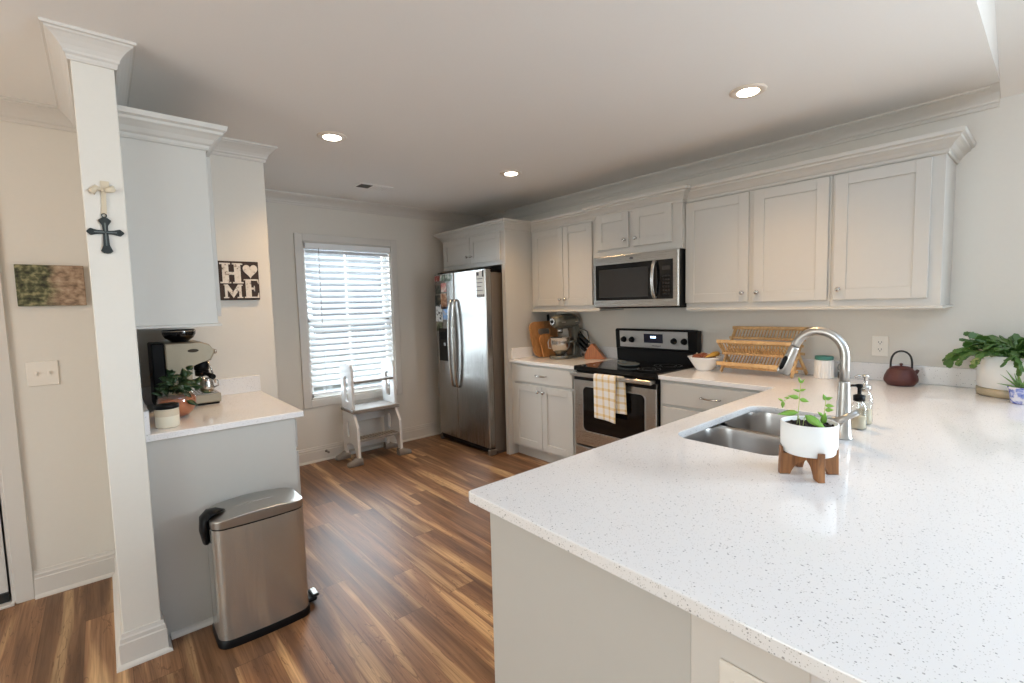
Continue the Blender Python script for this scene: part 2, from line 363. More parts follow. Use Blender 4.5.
# ------------------------------------------------------------------ builders
class MB:
    """Collects shapes into one bmesh; build() links it as one mesh object."""
    def __init__(s):
        s.bm = bmesh.new()
        s.M = Matrix()
        s.smooth = False

    def _add(s, verts, faces, smooth=False):
        vs = [s.bm.verts.new(s.M @ Vector(v)) for v in verts]
        out = []
        for f in faces:
            try:
                fc = s.bm.faces.new([vs[i] for i in f]); fc.smooth = smooth; out.append(fc)
            except ValueError:
                pass
        return vs, out

    def box(s, x0, x1, y0, y1, z0, z1, bev=0.0, seg=1):
        v = [(x, y, z) for x in (x0, x1) for y in (y0, y1) for z in (z0, z1)]
        f = [(0, 1, 3, 2), (4, 6, 7, 5), (0, 4, 5, 1), (2, 3, 7, 6), (0, 2, 6, 4), (1, 5, 7, 3)]
        vs, fs = s._add(v, f)
        if bev > 0:
            ed = list({e for fc in fs for e in fc.edges})
            bmesh.ops.bevel(s.bm, geom=ed, offset=bev, segments=seg, affect='EDGES', profile=0.5)
        return s

    def prism(s, poly, z0, z1, bev=0.0, seg=1, smooth=False):
        n = len(poly)
        v = [(p[0], p[1], z0) for p in poly] + [(p[0], p[1], z1) for p in poly]
        f = [tuple(range(n)), tuple(range(2 * n - 1, n - 1, -1))] + [(i, (i + 1) % n, n + (i + 1) % n, n + i) for i in range(n)]
        vs, fs = s._add(v, f)
        if smooth:
            for fc in fs[2:]: fc.smooth = True
        if bev > 0:
            ed = list({e for fc in fs[:2] for e in fc.edges})
            bmesh.ops.bevel(s.bm, geom=ed, offset=bev, segments=seg, affect='EDGES', profile=0.5)
        return s

    def holed(s, outer, inner, z0, z1):
        """slab with one hole: outer and inner outlines (both counter-clockwise)."""
        n, k = len(outer), len(inner)
        V = [s.bm.verts.new(s.M @ Vector((p[0], p[1], z))) for z in (z1, z0) for p in outer + inner]
        T = n + k
        for base in (0, T):
            ed = []
            for a, m in ((0, n), (n, k)):
                for i in range(m):
                    ed.append(s.bm.edges.new((V[base + a + i], V[base + a + (i + 1) % m])))
            bmesh.ops.triangle_fill(s.bm, use_beauty=True, use_dissolve=False, edges=ed)
        for a, m in ((0, n), (n, k)):
            for i in range(m):
                j = (i + 1) % m
                fc = s.bm.faces.new((V[a + i], V[a + j], V[T + a + j], V[T + a + i]))
                if a: fc.smooth = True
        return s

    def lathe(s, prof, seg=32, axis='z', c=(0, 0, 0), sx=1.0, sy=1.0, smooth=True, a0=0.0):
        """prof: (radius, height) from bottom to top."""
        v, f = [], []
        for r, h in prof:
            for i in range(seg):
                a = 2 * PI * i / seg + a0
                p = (r * math.cos(a) * sx, r * math.sin(a) * sy, h)
                if axis == 'x': p = (p[2], p[0], p[1])
                elif axis == '-x': p = (-p[2], p[0], p[1])
                elif axis == 'y': p = (p[0], p[2], p[1])
                elif axis == '-y': p = (p[0], -p[2], p[1])
                v.append((p[0] + c[0], p[1] + c[1], p[2] + c[2]))
        m = len(prof)
        for k in range(m - 1):
            for i in range(seg):
                j = (i + 1) % seg
                f.append((k * seg + i, k * seg + j, (k + 1) * seg + j, (k + 1) * seg + i))
        f.append(tuple(range(seg)))
        f.append(tuple((m - 1) * seg + i for i in range(seg)))
        vs, fs = s._add(v, f, smooth)
        for fc in fs[-2:]: fc.smooth = False
        return s

    def cyl(s, c, r, h, seg=24, axis='z', bev=0.0, r2=None):
        r2 = r if r2 is None else r2
        if bev > 0:
            pr = [(r - bev, 0), (r, bev), (r2, h - bev), (r2 - bev, h)]
        else:
            pr = [(r, 0), (r2, h)]
        return s.lathe(pr, seg, axis, c)

    def ball(s, c, r, seg=20, rings=10, sx=1, sy=1, sz=1):
        pr = [(max(1e-4, r * math.sin(PI * k / rings)), -r * sz * math.cos(PI * k / rings)) for k in range(rings + 1)]
        return s.lathe(pr, seg, 'z', c, sx, sy)

    def tube(s, pts, rad, seg=12, smooth=True, flat=None, cap=True):
        """round (or flattened: flat=(rw, rh)) tube along points; rad may be a list."""
        P = [Vector(p) for p in pts]
        n = len(P)
        R = rad if isinstance(rad, (list, tuple)) else [rad] * n
        v, f = [], []
        up = None
        for i in range(n):
            t = (P[min(i + 1, n - 1)] - P[max(i - 1, 0)]).normalized()
            if up is None:
                up = Vector((0, 0, 1)) if abs(t.z) < 0.9 else Vector((0, 1, 0))
            a = t.cross(up)
            if a.length < 1e-5: a = t.orthogonal()
            a.normalize(); b = a.cross(t).normalized(); up = b
            for k in range(seg):
                g = 2 * PI * k / seg
                ra, rb = (R[i] * flat[0], R[i] * flat[1]) if flat else (R[i], R[i])
                v.append(tuple(P[i] + a * (ra * math.cos(g)) + b * (rb * math.sin(g))))
        for i in range(n - 1):
            for k in range(seg):
                j = (k + 1) % seg
                f.append((i * seg + k, i * seg + j, (i + 1) * seg + j, (i + 1) * seg + k))
        if cap:
            f.append(tuple(range(seg))); f.append(tuple((n - 1) * seg + k for k in range(seg)))
        vs, fs = s._add(v, f, smooth)
        if cap:
            for fc in fs[-2:]: fc.smooth = False
        return s

    def bar(s, a, b, w, h, bev=0.0):
        """square bar from a to b; w across (horizontal), h the other way."""
        a, b = Vector(a), Vector(b)
        t = b - a; L = t.length; t.normalize()
        up = Vector((0, 0, 1)) if abs(t.z) < 0.95 else Vector((0, 1, 0))
        x = t.cross(up).normalized(); y = x.cross(t).normalized()
        old = s.M
        s.M = old @ Matrix(((x.x, t.x, y.x, a.x), (x.y, t.y, y.y, a.y), (x.z, t.z, y.z, a.z), (0, 0, 0, 1)))
        s.box(-w / 2, w / 2, 0, L, -h / 2, h / 2, bev)
        s.M = old
        return s

    def sweep(s, prof, path, side=1, closed=False):
        """mitred moulding: prof (out, z) along a 2D path; out goes to the left for side=1."""
        P = [Vector((p[0], p[1])) for p in path]
        n = len(P)
        v, f = [], []
        for i in range(n):
            def nrm(a, b):
                d = (b - a).normalized(); return Vector((-d.y, d.x)) * side
            if closed:
                n1, n2 = nrm(P[i - 1], P[i]), nrm(P[i], P[(i + 1) % n])
            else:
                n1 = nrm(P[i - 1], P[i]) if i > 0 else nrm(P[0], P[1])
                n2 = nrm(P[i], P[i + 1]) if i < n - 1 else n1
            m = (n1 + n2) / (1 + n1.dot(n2))
            for o, z in prof:
                q = P[i] + m * o
                v.append((q.x, q.y, z))
        k = len(prof)
        for i in range(n if closed else n - 1):
            j = (i + 1) % n
            for a in range(k):
                b = (a + 1) % k
                f.append((i * k + a, i * k + b, j * k + b, j * k + a))
        if not closed:
            f.append(tuple(range(k))); f.append(tuple((n - 1) * k + a for a in range(k)))
        s._add(v, f)
        return s

    def build(s, name, material, parent=None, label=None, local=False):
        bm = s.bm
        bmesh.ops.recalc_face_normals(bm, faces=bm.faces[:])
        off = Vector((0, 0, 0))
        p = parent
        while p is not None:
            off += p.location; p = p.parent
        if parent is not None and not local:
            bmesh.ops.translate(bm, verts=bm.verts[:], vec=-off)
        me = bpy.data.meshes.new(name)
        bm.to_mesh(me); bm.free()
        me.materials.append(M[material] if isinstance(material, str) else material)
        o = bpy.data.objects.new(name, me)
        COL.objects.link(o)
        if parent is not None: o.parent = parent
        if label: o['label'] = label
        return o

def thing(name, label, cat, loc=(0, 0, 0), rz=0.0, group=None):
    o = bpy.data.objects.new(name, None)
    o.empty_display_size = 0.05
    o.location = loc; o.rotation_euler = (0, 0, rz)
    o['label'] = label; o['category'] = cat
    if group: o['group'] = group
    COL.objects.link(o)
    return o

def tag(o, label, cat, group=None):
    o['label'] = label; o['category'] = cat
    if group: o['group'] = group
    return o

def struct(o):
    if o.parent is None: o['kind'] = 'structure'
    return o

def FR(origin, u, out):
    """local frame: x = along the width, y = outwards, z = up"""
    u, w = Vector(u), Vector(out)
    return Matrix(((u.x, w.x, 0, origin[0]), (u.y, w.y, 0, origin[1]), (0, 0, 1, origin[2]), (0, 0, 0, 1)))

def shaker(parent, M0, w, h, name='door', knob=None, pull=None, rail=0.06, flat=False, th=0.019):
    mb = MB(); mb.M = M0
    if flat:
        mb.box(0, w, 0, th, 0, h, 0.0025)
    else:
        mb.box(0.01, w - 0.01, 0, th - 0.009, 0.01, h - 0.01)
        mb.box(0, rail, 0, th, 0, h, 0.0015).box(w - rail, w, 0, th, 0, h, 0.0015)
        mb.box(rail, w - rail, 0, th, 0, rail, 0.0015).box(rail, w - rail, 0, th, h - rail, h, 0.0015)
    d = mb.build(name, 'cab', parent)
    if knob:
        k = MB(); k.M = M0 @ Matrix.Translation((knob[0], th, knob[1]))
        k.lathe([(0.007, 0), (0.0055, 0.004), (0.005, 0.013), (0.012, 0.017), (0.0145, 0.022), (0.0125, 0.027), (0.004, 0.029)], 16, 'y')
        k.build('knob', 'chrome', d)
    if pull:
        k = MB(); k.M = M0 @ Matrix.Translation((pull[0], th, pull[1]))
        L = pull[2] / 2
        pts = [(-L, 0, 0), (-L, 0.016, 0), (-L * .8, 0.026, 0), (0, 0.03, 0), (L * .8, 0.026, 0), (L, 0.016, 0), (L, 0, 0)]
        k.tube(pts, 0.0055, 10)
        k.build('pull', 'chrome', d)
    return d

def copy_thing(src, label=None, group=None, loc=None):
    c = src.copy(); COL.objects.link(c)
    if label: c['label'] = label
    if group: c['group'] = group
    if loc is not None: c.location = loc
    for ch in src.children:
        k = ch.copy(); COL.objects.link(k); k.parent = c
        for g in ch.children:
            q = g.copy(); COL.objects.link(q); q.parent = k
    return c

# ------------------------------------------------------------------ the room
XE, YN, YL, CZ = 3.527, 4.535, 3.358, 2.46      # stove wall, window wall, hall wall, ceiling
YDROP = 0.24                                    # kitchen ceiling ends here; the living room is vaulted
WX0, WX1, WZ0, WZ1 = 1.425, 2.292, 0.585, 2.052  # window opening

mb = MB(); mb.box(-3.7, 3.65, -4.6, 4.66, -0.05, 0.0); struct(mb.build('floor', 'floor'))
mb = MB(); mb.box(-3.7, 3.65, YDROP, 4.66, CZ, CZ + 0.06); struct(mb.build('ceiling', 'ceiling'))
VS = 0.577
def vz(x): return 2.405 + VS * (XE - x)
mb = MB()
xr = -0.05
poly = [(XE + 0.12, vz(XE + 0.12)), (xr, vz(xr)), (-3.7, vz(xr) - VS * (xr + 3.7)), (-3.7, vz(xr) - VS * (xr + 3.7) + .06), (xr, vz(xr) + .06), (XE + 0.12, vz(XE + 0.12) + .06)]
mb.M = Matrix(((1, 0, 0, 0), (0, 0, 1, 0), (0, 1, 0, 0), (0, 0, 0, 1)))
mb.prism(poly, -4.6, YDROP - 0.001)
struct(mb.build('ceiling_vault', 'ceiling'))
mb = MB()
mb.M = Matrix(((1, 0, 0, 0), (0, 0, 1, 0), (0, 1, 0, 0), (0, 0, 0, 1)))
mb.prism([(3.430, CZ + .001), (-3.53, CZ + .001), (xr, vz(xr))], YDROP - 0.0008, YDROP + 0.03)
mb.prism([(3.431, CZ), (XE, 2.404), (XE, CZ)], YDROP - 0.0006, YDROP + 0.03)
struct(mb.build('wall_header', 'trim'))

mb = MB(); mb.box(XE, XE + 0.12, -4.6, 4.66, 0, 2.47); struct(mb.build('wall_right', 'wall'))
mb = MB()
mb.box(0.85, WX0, YN, YN + 0.12, 0, CZ).box(WX1, XE, YN, YN + 0.12, 0, CZ)
mb.box(WX0, WX1, YN, YN + 0.12, 0, WZ0).box(WX0, WX1, YN, YN + 0.12, WZ1, CZ)
struct(mb.build('wall_back', 'wall'))
mb = MB()
mb.box(-0.43, 0.85, YL, YN + 0.12, 0, CZ, 0.004).box(-3.7, -1.28, YL, YL + 0.12, 0, CZ).box(-1.28, -0.43, YL, YL + 0.12, 2.05, CZ).box(-1.40, -0.431, YL + 0.121, YL + 0.2, 0, CZ)  # last box added behind the door slab to block outside light
struct(mb.build('wall_left', 'wall'))
mb = MB(); mb.box(-0.02, 0.105, 2.43, YL, 0, CZ, 0.003); struct(mb.build('wall_partition', 'wall'))
mb = MB(); mb.box(-3.7, -3.6, -0.9, YL + .1, 0, 2.47).box(-3.7, -3.6, -4.6, -0.9, 0, 2.47); struct(mb.build('wall_hall', 'wall'))
# living-room wall behind the camera, with its window opening
mb = MB()
mb.box(-3.7, -1.15, -4.6, -4.5, 0, 4.4).box(2.35, 3.65, -4.6, -4.5, 0, 4.4).box(-1.15, 2.35, -4.6, -4.5, 0, 0.45).box(-1.15, 2.35, -4.6, -4.5, 2.55, 4.4)
struct(mb.build('wall_front', 'wall'))

# room crown moulding
CP = [(0, 0), (0.0, -0.095), (0.010, -0.095), (0.014, -0.086), (0.014, -0.078), (0.022, -0.072), (0.024, -0.064),
      (0.034, -0.050), (0.050, -0.034), (0.066, -0.022), (0.074, -0.018), (0.078, -0.012), (0.088, -0.010), (0.090, 0)]
CPR = [(o * 0.80, CZ + z) for o, z in CP]
mb = MB()
mb.sweep(CPR, [(XE, YDROP + 0.002), (XE, YN), (0.85, YN), (0.85, YL), (0.105, YL), (0.105, 2.43), (-0.02, 2.43), (-0.02, YL), (-3.6, YL)], 1)
struct(mb.build('trim_1', 'trim'))
# baseboards
BP = [(0, 0), (0.016, 0), (0.016, 0.098), (0.012, 0.102), (0.012, 0.118), (0.008, 0.124), (0.006, 0.138), (0, 0.139)]
QR = [(0.0, 0.0), (0.03, 0.0), (0.029, 0.008), (0.024, 0.014), (0.016, 0.018), (0.0, 0.018)]
def baseb(name, path, side=1, closed=False):
    mb = MB(); mb.sweep(BP, path, side, closed); mb.sweep(QR, path, side, closed)
    return struct(mb.build(name, 'trim'))
baseb('baseboard_back', [(2.80, YN), (0.85, YN), (0.85, YL + 0.02)], 1)
baseb('baseboard_left', [(-0.02, YL), (-0.348, YL)], 1)
baseb('baseboard_partition', [(0.105, 2.511), (0.105, 2.43), (-0.02, 2.43), (-0.02, YL - 0.03)], 1)
baseb('baseboard_right', [(XE, -4.4), (XE, -0.05)], 1)
baseb('baseboard_hall', [(-3.6, YL), (-3.6, -4.4)], 1)

# window: casing, jamb, sashes, panes
mb = MB()
c, t = 0.068, 0.018
for x0, x1, z0, z1 in ((WX0 - c, WX0, WZ0 - c, WZ1 + c), (WX1, WX1 + c, WZ0 - c, WZ1 + c), (WX0, WX1, WZ1, WZ1 + c), (WX0, WX1, WZ0 - c, WZ0)):
    mb.box(x0, x1, YN - t, YN, z0, z1, 0.003)
j = 0.015
for x0, x1, z0, z1 in ((WX0, WX0 + j, WZ0, WZ1), (WX1 - j, WX1, WZ0, WZ1), (WX0, WX1, WZ1 - j, WZ1), (WX0, WX1, WZ0, WZ0 + j)):
    mb.box(x0, x1, YN - 0.002, YN + 0.119, z0, z1)
win = struct(mb.build('window_1', 'trim'))
zm = 0.5 * (WZ0 + WZ1) - 0.24
zm = 1.318
def sash(z0, z1, yo):
    mb = MB(); x0, x1 = WX0 + j, WX1 - j; s_ = 0.035
    mb.box(x0, x0 + s_, yo, yo + 0.03, z0, z1).box(x1 - s_, x1, yo, yo + 0.03, z0, z1)
    mb.box(x0, x1, yo, yo + 0.03, z0, z0 + s_).box(x0, x1, yo, yo + 0.03, z1 - s_, z1)
    xm = (x0 + x1) / 2
    mb.box(xm - 0.008, xm + 0.008, yo + 0.006, yo + 0.024, z0, z1)
    f = mb.build('sash', 'trim', win)
    g = MB(); g.box(x0 + s_, x1 - s_, yo + 0.013, yo + 0.017, z0 + s_, z1 - s_); g.build('pane', 'glass', f)
sash(WZ0 + j, zm + 0.02, YN + 0.058)
sash(zm - 0.02, WZ1 - j, YN + 0.089)
mb = MB(); mb.box(-6, 9, 4.9, 18, -0.3, -0.25); g = mb.build('ground_outside', 'grass'); g['kind'] = 'structure'

# casing added on the solid wall around the side fill lamp, behind the camera
mb = MB()
for y0, y1, z0, z1 in ((-3.58, -3.50, 0.52, 2.38), (-1.30, -1.22, 0.52, 2.38), (-3.50, -1.30, 2.30, 2.38), (-3.50, -1.30, 0.52, 0.60)):
    mb.box(XE - 0.02, XE - .0005, y0, y1, z0, z1, 0.003)
struct(mb.build('added_window_casing', 'trim'))

# hall door at the far left: casing, slab, threshold, sweep
mb = MB()
mb.box(-0.418, -0.348, YL - 0.018, YL, 0, 2.12, 0.003).box(-1.35, -1.28, YL - 0.018, YL, 0, 2.12, 0.003).box(-1.28, -0.418, YL - 0.018, YL, 2.05, 2.12, 0.003)
mb.box(-0.43, -0.418, YL - 0.006, YL + 0.10, 0, 2.05)
dr = struct(mb.build('door_1', 'trim'))
mb = MB(); mb.M = FR((-0.442, YL + 0.02, 0.03), (-1, 0, 0), (0, -1, 0))
mb.box(0, 0.82, -0.04, 0.0, 0, 2.01)
for z0, z1 in ((0.2, 0.85), (1.05, 1.85)):
    for x0 in (0.11, 0.46):
        mb.box(x0, x0 + 0.25, 0, 0.006, z0, z1, 0.004)
mb.build('door_slab', 'trim', dr)
mb = MB(); mb.box(-1.27, -0.44, YL + 0.004, YL + 0.019, 0.016, 0.062); mb.build('door_sweep', 'rubber', dr, 'black rubber door sweep')
mb = MB(); mb.box(-1.28, -0.42, YL - 0.03, YL + 0.10, 0.0, 0.014, 0.003); mb.build('threshold', 'trim', dr)

# ------------------------------------------------------------------ cabinets
NX = (-1, 0, 0)      # fronts on the stove wall face -x; their width runs towards -y
WY = (0, -1, 0)
CH, CT = 0.885, 0.915  # carcass height, counter height

def base_cab(label, y0, y1, drawers, doors, ends=True):
    """base cabinet on the stove wall between y0 < y1; face frame at x = 2.900"""
    r = thing('base_cabinet', label, 'cabinet', (3.2, (y0 + y1) / 2, 0), group=None)
    mb = MB()
    mb.box(2.900, 3.500, y0, y1, 0.105, CH, 0.0015)
    mb.build('body', 'cab', r)
    mb = MB(); mb.box(2.968, 3.500, y0 + 0.001, y1 - 0.001, 0, 0.1045); mb.build('toe_kick', 'cab', r)
    for (ya, yb, z0, z1, pull) in drawers:
        w = yb - ya
        shaker(r, FR((2.900, yb, z0), WY, NX), w, z1 - z0, 'drawer', flat=True, pull=(w / 2, (z1 - z0) / 2, 0.125))
    for (ya, yb, z0, z1, kside) in doors:
        w = yb - ya
        kx = 0.03 if kside == 'l' else w - 0.03
        shaker(r, FR((2.900, yb, z0), WY, NX), w, z1 - z0, 'door', knob=(kx, z1 - z0 - 0.05))
    return r

base_cab('white base cabinet with one drawer over two doors beside the fridge panel', 2.568, 3.374,
         [(2.592, 3.318, 0.722, 0.868, 1)], [(2.592, 2.952, 0.130, 0.700, 'l'), (2.957, 3.318, 0.130, 0.700, 'r')])
base_cab('white drawer base cabinet between the stove and the sink counter', 1.06, 1.792,
         [(1.085, 1.765, 0.722, 0.868, 1), (1.085, 1.765, 0.430, 0.700, 1), (1.085, 1.765, 0.130, 0.408, 1)], [])

# tall panel and cabinet round the fridge
fc = thing('fridge_cabinet', 'tall white side panel and two-door cabinet built over the fridge', 'cabinet', (3.2, 3.9, 0))
mb = MB(); mb.box(2.860, XE - .001, 3.376, 3.400, 0, 2.12, 0.0015).box(2.855, 2.866, 3.376, 3.425, 0.0, 1.80, 0.002); mb.build('side_panel', 'cab', fc)
mb = MB(); mb.box(2.860, XE - .001, 3.4005, 4.415, 1.805, 2.12, 0.0015); mb.build('body', 'cab', fc)
shaker(fc, FR((2.860, 4.372, 1.845), WY, NX), 0.468, 0.262, knob=(0.468 - 0.03, 0.07), rail=0.055)
shaker(fc, FR((2.860, 3.898, 1.845), WY, NX), 0.468, 0.262, knob=(0.03, 0.07), rail=0.055)

def wall_cab(label, x0, y0, y1, z0, z1, doors, rail=0.062):
    r = thing('wall_cabinet', label, 'cabinet', (3.4, (y0 + y1) / 2, z0))
    mb = MB(); mb.box(x0, XE, y0, y1, z0, z1, 0.0015); mb.build('body', 'cab', r)
    for ya, yb, za, zb, k in doors:
        w = yb - ya
        kx = 0.03 if k == 'l' else w - 0.03
        shaker(r, FR((x0, yb, za), WY, NX), w, zb - za, 'door', knob=(kx, 0.058), rail=rail)
    return r
XU = 3.197
UB, UT = 1.355, 2.12
wall_cab('white two-door wall cabinet above the stand mixer', XU, 2.545, 3.375, UB, UT,
         [(2.615, 2.948, 1.405, 2.105, 'l'), (2.953, 3.335, 1.405, 2.105, 'r')])
wall_cab('short white two-door wall cabinet directly above the microwave', 3.137, 1.766, 2.543, 1.793, UT + 0.005,
         [(1.838, 2.162, 1.848, 2.118, 'l'), (2.205, 2.520, 1.848, 2.118, 'r')], 0.058)
wall_cab('wide white two-door wall cabinet right of the microwave', XU, 0.874, 1.764, UB, UT,
         [(0.886, 1.298, 1.405, 2.105, 'l'), (1.330, 1.762, 1.405, 2.105, 'r')])
wall_cab('white single-door wall cabinet at the end of the upper row', XU, 0.395, 0.873, UB, UT,
         [(0.445, 0.857, 1.405, 2.105, 'l')])
# light rail along the bottoms and moulding along the tops
CC = [(0, 0), (0.008, 0), (0.012, 0.008), (0.012, 0.018), (0.020, 0.024), (0.030, 0.040), (0.046, 0.054), (0.056, 0.060), (0.058, 0.070), (0.070, 0.076), (0.074, 0.094), (0, 0.094)]
def cc(z, sc=1.0): return [(o * sc, z + h * sc) for o, h in CC]
mb = MB()
mb.sweep(cc(2.112), [(XE, 4.415), (2.860, 4.415), (2.860, 3.376), (XU, 3.376), (XU, 2.5435)], -1)
mb.sweep(cc(2.112), [(XU, 1.7655), (XU, 0.395), (XE, 0.395)], -1)
mb.sweep(cc(2.114, 1.0), [(XE - 0.03, 2.543), (3.137, 2.543), (3.137, 1.766), (XE - 0.03, 1.766)], -1)
struct(mb.build('trim_2', 'cab'))
mb = MB()
LR = [(0, 0), (0.012, 0), (0.012, 0.008), (0.006, 0.012), (0, 0.014)]
mb.sweep([(o, UB + z - 0.004) for o, z in LR], [(XU, 3.374), (XU, 2.546)], -1)
mb.sweep([(o, UB + z - 0.004) for o, z in LR], [(XU, 1.763), (XU, 0.395), (XE, 0.395)], -1)
struct(mb.build('trim_3', 'cab'))

# coffee corner: base cabinet, counter, wall cabinet
r = thing('coffee_base_cabinet', 'white base cabinet under the coffee counter, behind the trash can', 'cabinet', (0.4, 2.9, 0))
mb = MB(); mb.box(0.107, 0.705, 2.513, YL - 0.002, 0.0, CH - 0.001, 0.002); mb.build('body', 'cab', r)
for k in range(2):
    ya = 2.545 + k * 0.40
    shaker(r, FR((0.705, ya, 0.13), (0, 1, 0), (1, 0, 0)), 0.39, 0.57, 'door', knob=(0.36 if k == 0 else 0.03, 0.52))
    shaker(r, FR((0.705, ya, 0.722), (0, 1, 0), (1, 0, 0)), 0.39, 0.146, 'drawer', flat=True, pull=(0.195, 0.073, 0.11))
mb = MB(); mb.sweep(QR, [(0.137, 2.513), (0.705, 2.513)], -1); mb.build('shoe_moulding', 'trim', r)
r = thing('coffee_countertop', 'small white quartz countertop carrying the espresso machine', 'countertop', (0.4, 2.9, CH))
mb = MB(); mb.box(0.105, 0.744, 2.490, YL - 0.002, CH, CT, 0.003); mb.build('slab', 'quartz', r)
mb = MB(); mb.box(0.1255, 0.744, YL - 0.021, YL - 0.001, CT + .0005, 1.017, 0.002).box(0.105, 0.125, 2.490, YL - 0.001, CT + .0005, 1.017, 0.002); mb.build('backsplash', 'quartz', r)
r = thing('wall_cabinet', 'white wall cabinet above the coffee corner, next to the column', 'cabinet', (0.25, 2.9, 1.366))
mb = MB(); mb.box(0.106, 0.405, 2.520, YL - 0.002, 1.366, 2.15, 0.002); mb.build('body', 'cab', r)
for k in range(2):
    shaker(r, FR((0.405, 2.545 + k * .40, 1.405), (0, 1, 0), (1, 0, 0)), 0.39, 0.72, 'door', knob=(0.36 if k == 0 else 0.03, 0.06))
mb = MB(); mb.sweep(cc(2.142, 1.05), [(0.106, 2.520), (0.405, 2.520), (0.405, YL - .003)], -1); mb.build('crown', 'cab', r)
mb = MB(); mb.sweep([(o, 1.362 + z) for o, z in LR], [(0.106, 2.520), (0.405, 2.520), (0.405, YL - .003)], -1); mb.build('light_rail', 'cab', r)

# ------------------------------------------------------------------ L-shaped counter with sink
PX, PY = 0.727, 1.048
def rrect(x0, x1, y0, y1, r, n=8):
    out = []
    for cx, cy, a in ((x1 - r, y1 - r, 0), (x0 + r, y1 - r, 1), (x0 + r, y0 + r, 2), (x1 - r, y0 + r, 3)):
        for k in range(n + 1):
            g = (a + k / n) * PI / 2
            out.append((cx + r * math.cos(g), cy + r * math.sin(g)))
    return out
SX0, SX1, SY0, SY1 = 1.600, 2.345, 0.555, 0.945
ct = thing('peninsula_countertop', 'large white speckled quartz counter of the peninsula and sink', 'countertop', (2.0, 0.5, CH))
rc = 0.012
cor = [(PX + rc * (1 - math.sin(a)), PY - rc * (1 - math.cos(a))) for a in [k * PI / 12 for k in range(7)]][::-1]
outer = [(3.526, -0.03), (3.526, 1.797), (2.877, 1.797), (2.877, PY)] + [(PX + rc, PY), (PX + rc * .3, PY - rc * .3), (PX, PY - rc)] + [(PX, -0.03)]
mb = MB(); mb.holed(outer, rrect(SX0, SX1, SY0, SY1, 0.075), CH + 0.001, CT)
o = mb.build('slab', 'quartz', ct)
bv = o.modifiers.new('edge', 'BEVEL'); bv.width = 0.003; bv.segments = 2; bv.limit_method = 'ANGLE'; bv.angle_limit = 1.0
mb = MB(); mb.box(3.507, 3.526, -0.03, 1.797, CT + .0005, 1.017, 0.002); mb.build('backsplash', 'quartz', ct)
r = thing('stove_side_countertop', 'short white quartz counter between the stove and fridge panel', 'countertop', (3.2, 3.0, CH))
mb = MB(); mb.box(2.877, 3.526, 2.566, 3.3755, CH + .001, CT, 0.003); mb.build('slab', 'quartz', r)
mb = MB(); mb.box(3.507, 3.526, 2.566, 3.354, CT + .0005, 1.017, 0.002).box(2.90, 3.526, 3.3555, 3.3755, CT + .0005, 1.017, 0.002); mb.build('backsplash', 'quartz', r)

# peninsula base: end panel, kitchen face, knee wall
r = thing('peninsula_cabinet', 'white cabinet base under the peninsula counter', 'cabinet', (0.8, 0.7, 0))
mb = MB(); mb.box(0.775, 0.795, 0.416, 1.010, 0.0, CH, 0.002).box(0.795, 2.86, 0.99, 1.010, 0.10, CH).box(0.795, 2.86, 0.416, 0.43, 0.0, CH).box(0.795, 2.86, 0.43, 0.935, 0.10, 0.12).box(0.795, 2.86, 0.920, 0.935, 0.0, 0.10).box(2.8605, 2.93, 0.99, 1.0592, 0.0, CH - .001)
mb.build('body', 'cab', r)
xs = [0.82, 1.30, 1.78, 2.26, 2.74]
for a, b in zip(xs[:-1], xs[1:]):
    shaker(r, FR((a, 1.010, 0.13), (1, 0, 0), (0, 1, 0)), b - a - 0.01, 0.57, 'door', knob=(0.03, 0.52))
    shaker(r, FR((a, 1.010, 0.722), (1, 0, 0), (0, 1, 0)), b - a - 0.01, 0.146, 'drawer', flat=True)
mb = MB(); mb.box(0.768, XE - .001, 0.222, 0.4145, 0.0, CH, 0.002); struct(mb.build('wall_knee', 'trim'))

# double-bowl undermount sink
sk = thing('kitchen_sink', 'stainless steel double-bowl sink set into the peninsula counter', 'sink', (1.97, 0.75, CH))
def bowl_mesh(x0, x1, y0, y1, depth):
    mb = MB()
    top, rings = CH, []
    for ins, z in ((0.0, 0.0), (0.004, -0.02), (0.010, -depth + 0.05), (0.022, -depth + 0.018), (0.05, -depth)):
        rings.append([(p[0], p[1], top + z) for p in rrect(x0 + ins, x1 - ins, y0 + ins, y1 - ins, 0.085 - ins * .5)])
    n = len(rings[0]); v = [p for rg in rings for p in rg]; f = []
    for k in range(len(rings) - 1):
        for i in range(n):
            jn = (i + 1) % n; f.append((k * n + i, k * n + jn, (k + 1) * n + jn, (k + 1) * n + i))
    mb._add(v, f, True)
    f2 = [tuple((len(rings) - 1) * n + i for i in range(n))]
    mb._add(rings[-1], [tuple(range(n))])
    return mb
for a, b in ((SX0 - 0.004, 1.945), (1.985, SX1 + 0.004)):
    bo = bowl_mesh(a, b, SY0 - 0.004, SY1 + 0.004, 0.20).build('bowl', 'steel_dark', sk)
    mb = MB(); mb.lathe([(0.045, 0), (0.045, 0.003), (0.036, 0.004), (0.030, 0.001), (0.001, 0.001)], 24, 'z', ((a + b) / 2, 0.75, CH - 0.1995)); mb.build('drain', 'steel', bo)
mb = MB()
mb.holed(rrect(SX0 - 0.03, SX1 + 0.03, SY0 - 0.03, SY1 + 0.03, 0.09), rrect(SX0 - 0.004, SX1 + 0.004, SY0 - 0.004, SY1 + 0.004, 0.085), CH - 0.003, CH)
n_ = 10
pl = [(1.935, SY0 - .004), (1.995, SY0 - .004)] + [(1.985, SY0 + 0.08), (1.985, SY1 - 0.08), (1.995, SY1 + .004), (1.935, SY1 + .004), (1.945, SY1 - 0.08), (1.945, SY0 + 0.08)]
mb.prism(pl, CH - 0.012, CH - 0.004, 0.003)
mb.build('rim', 'steel', sk)

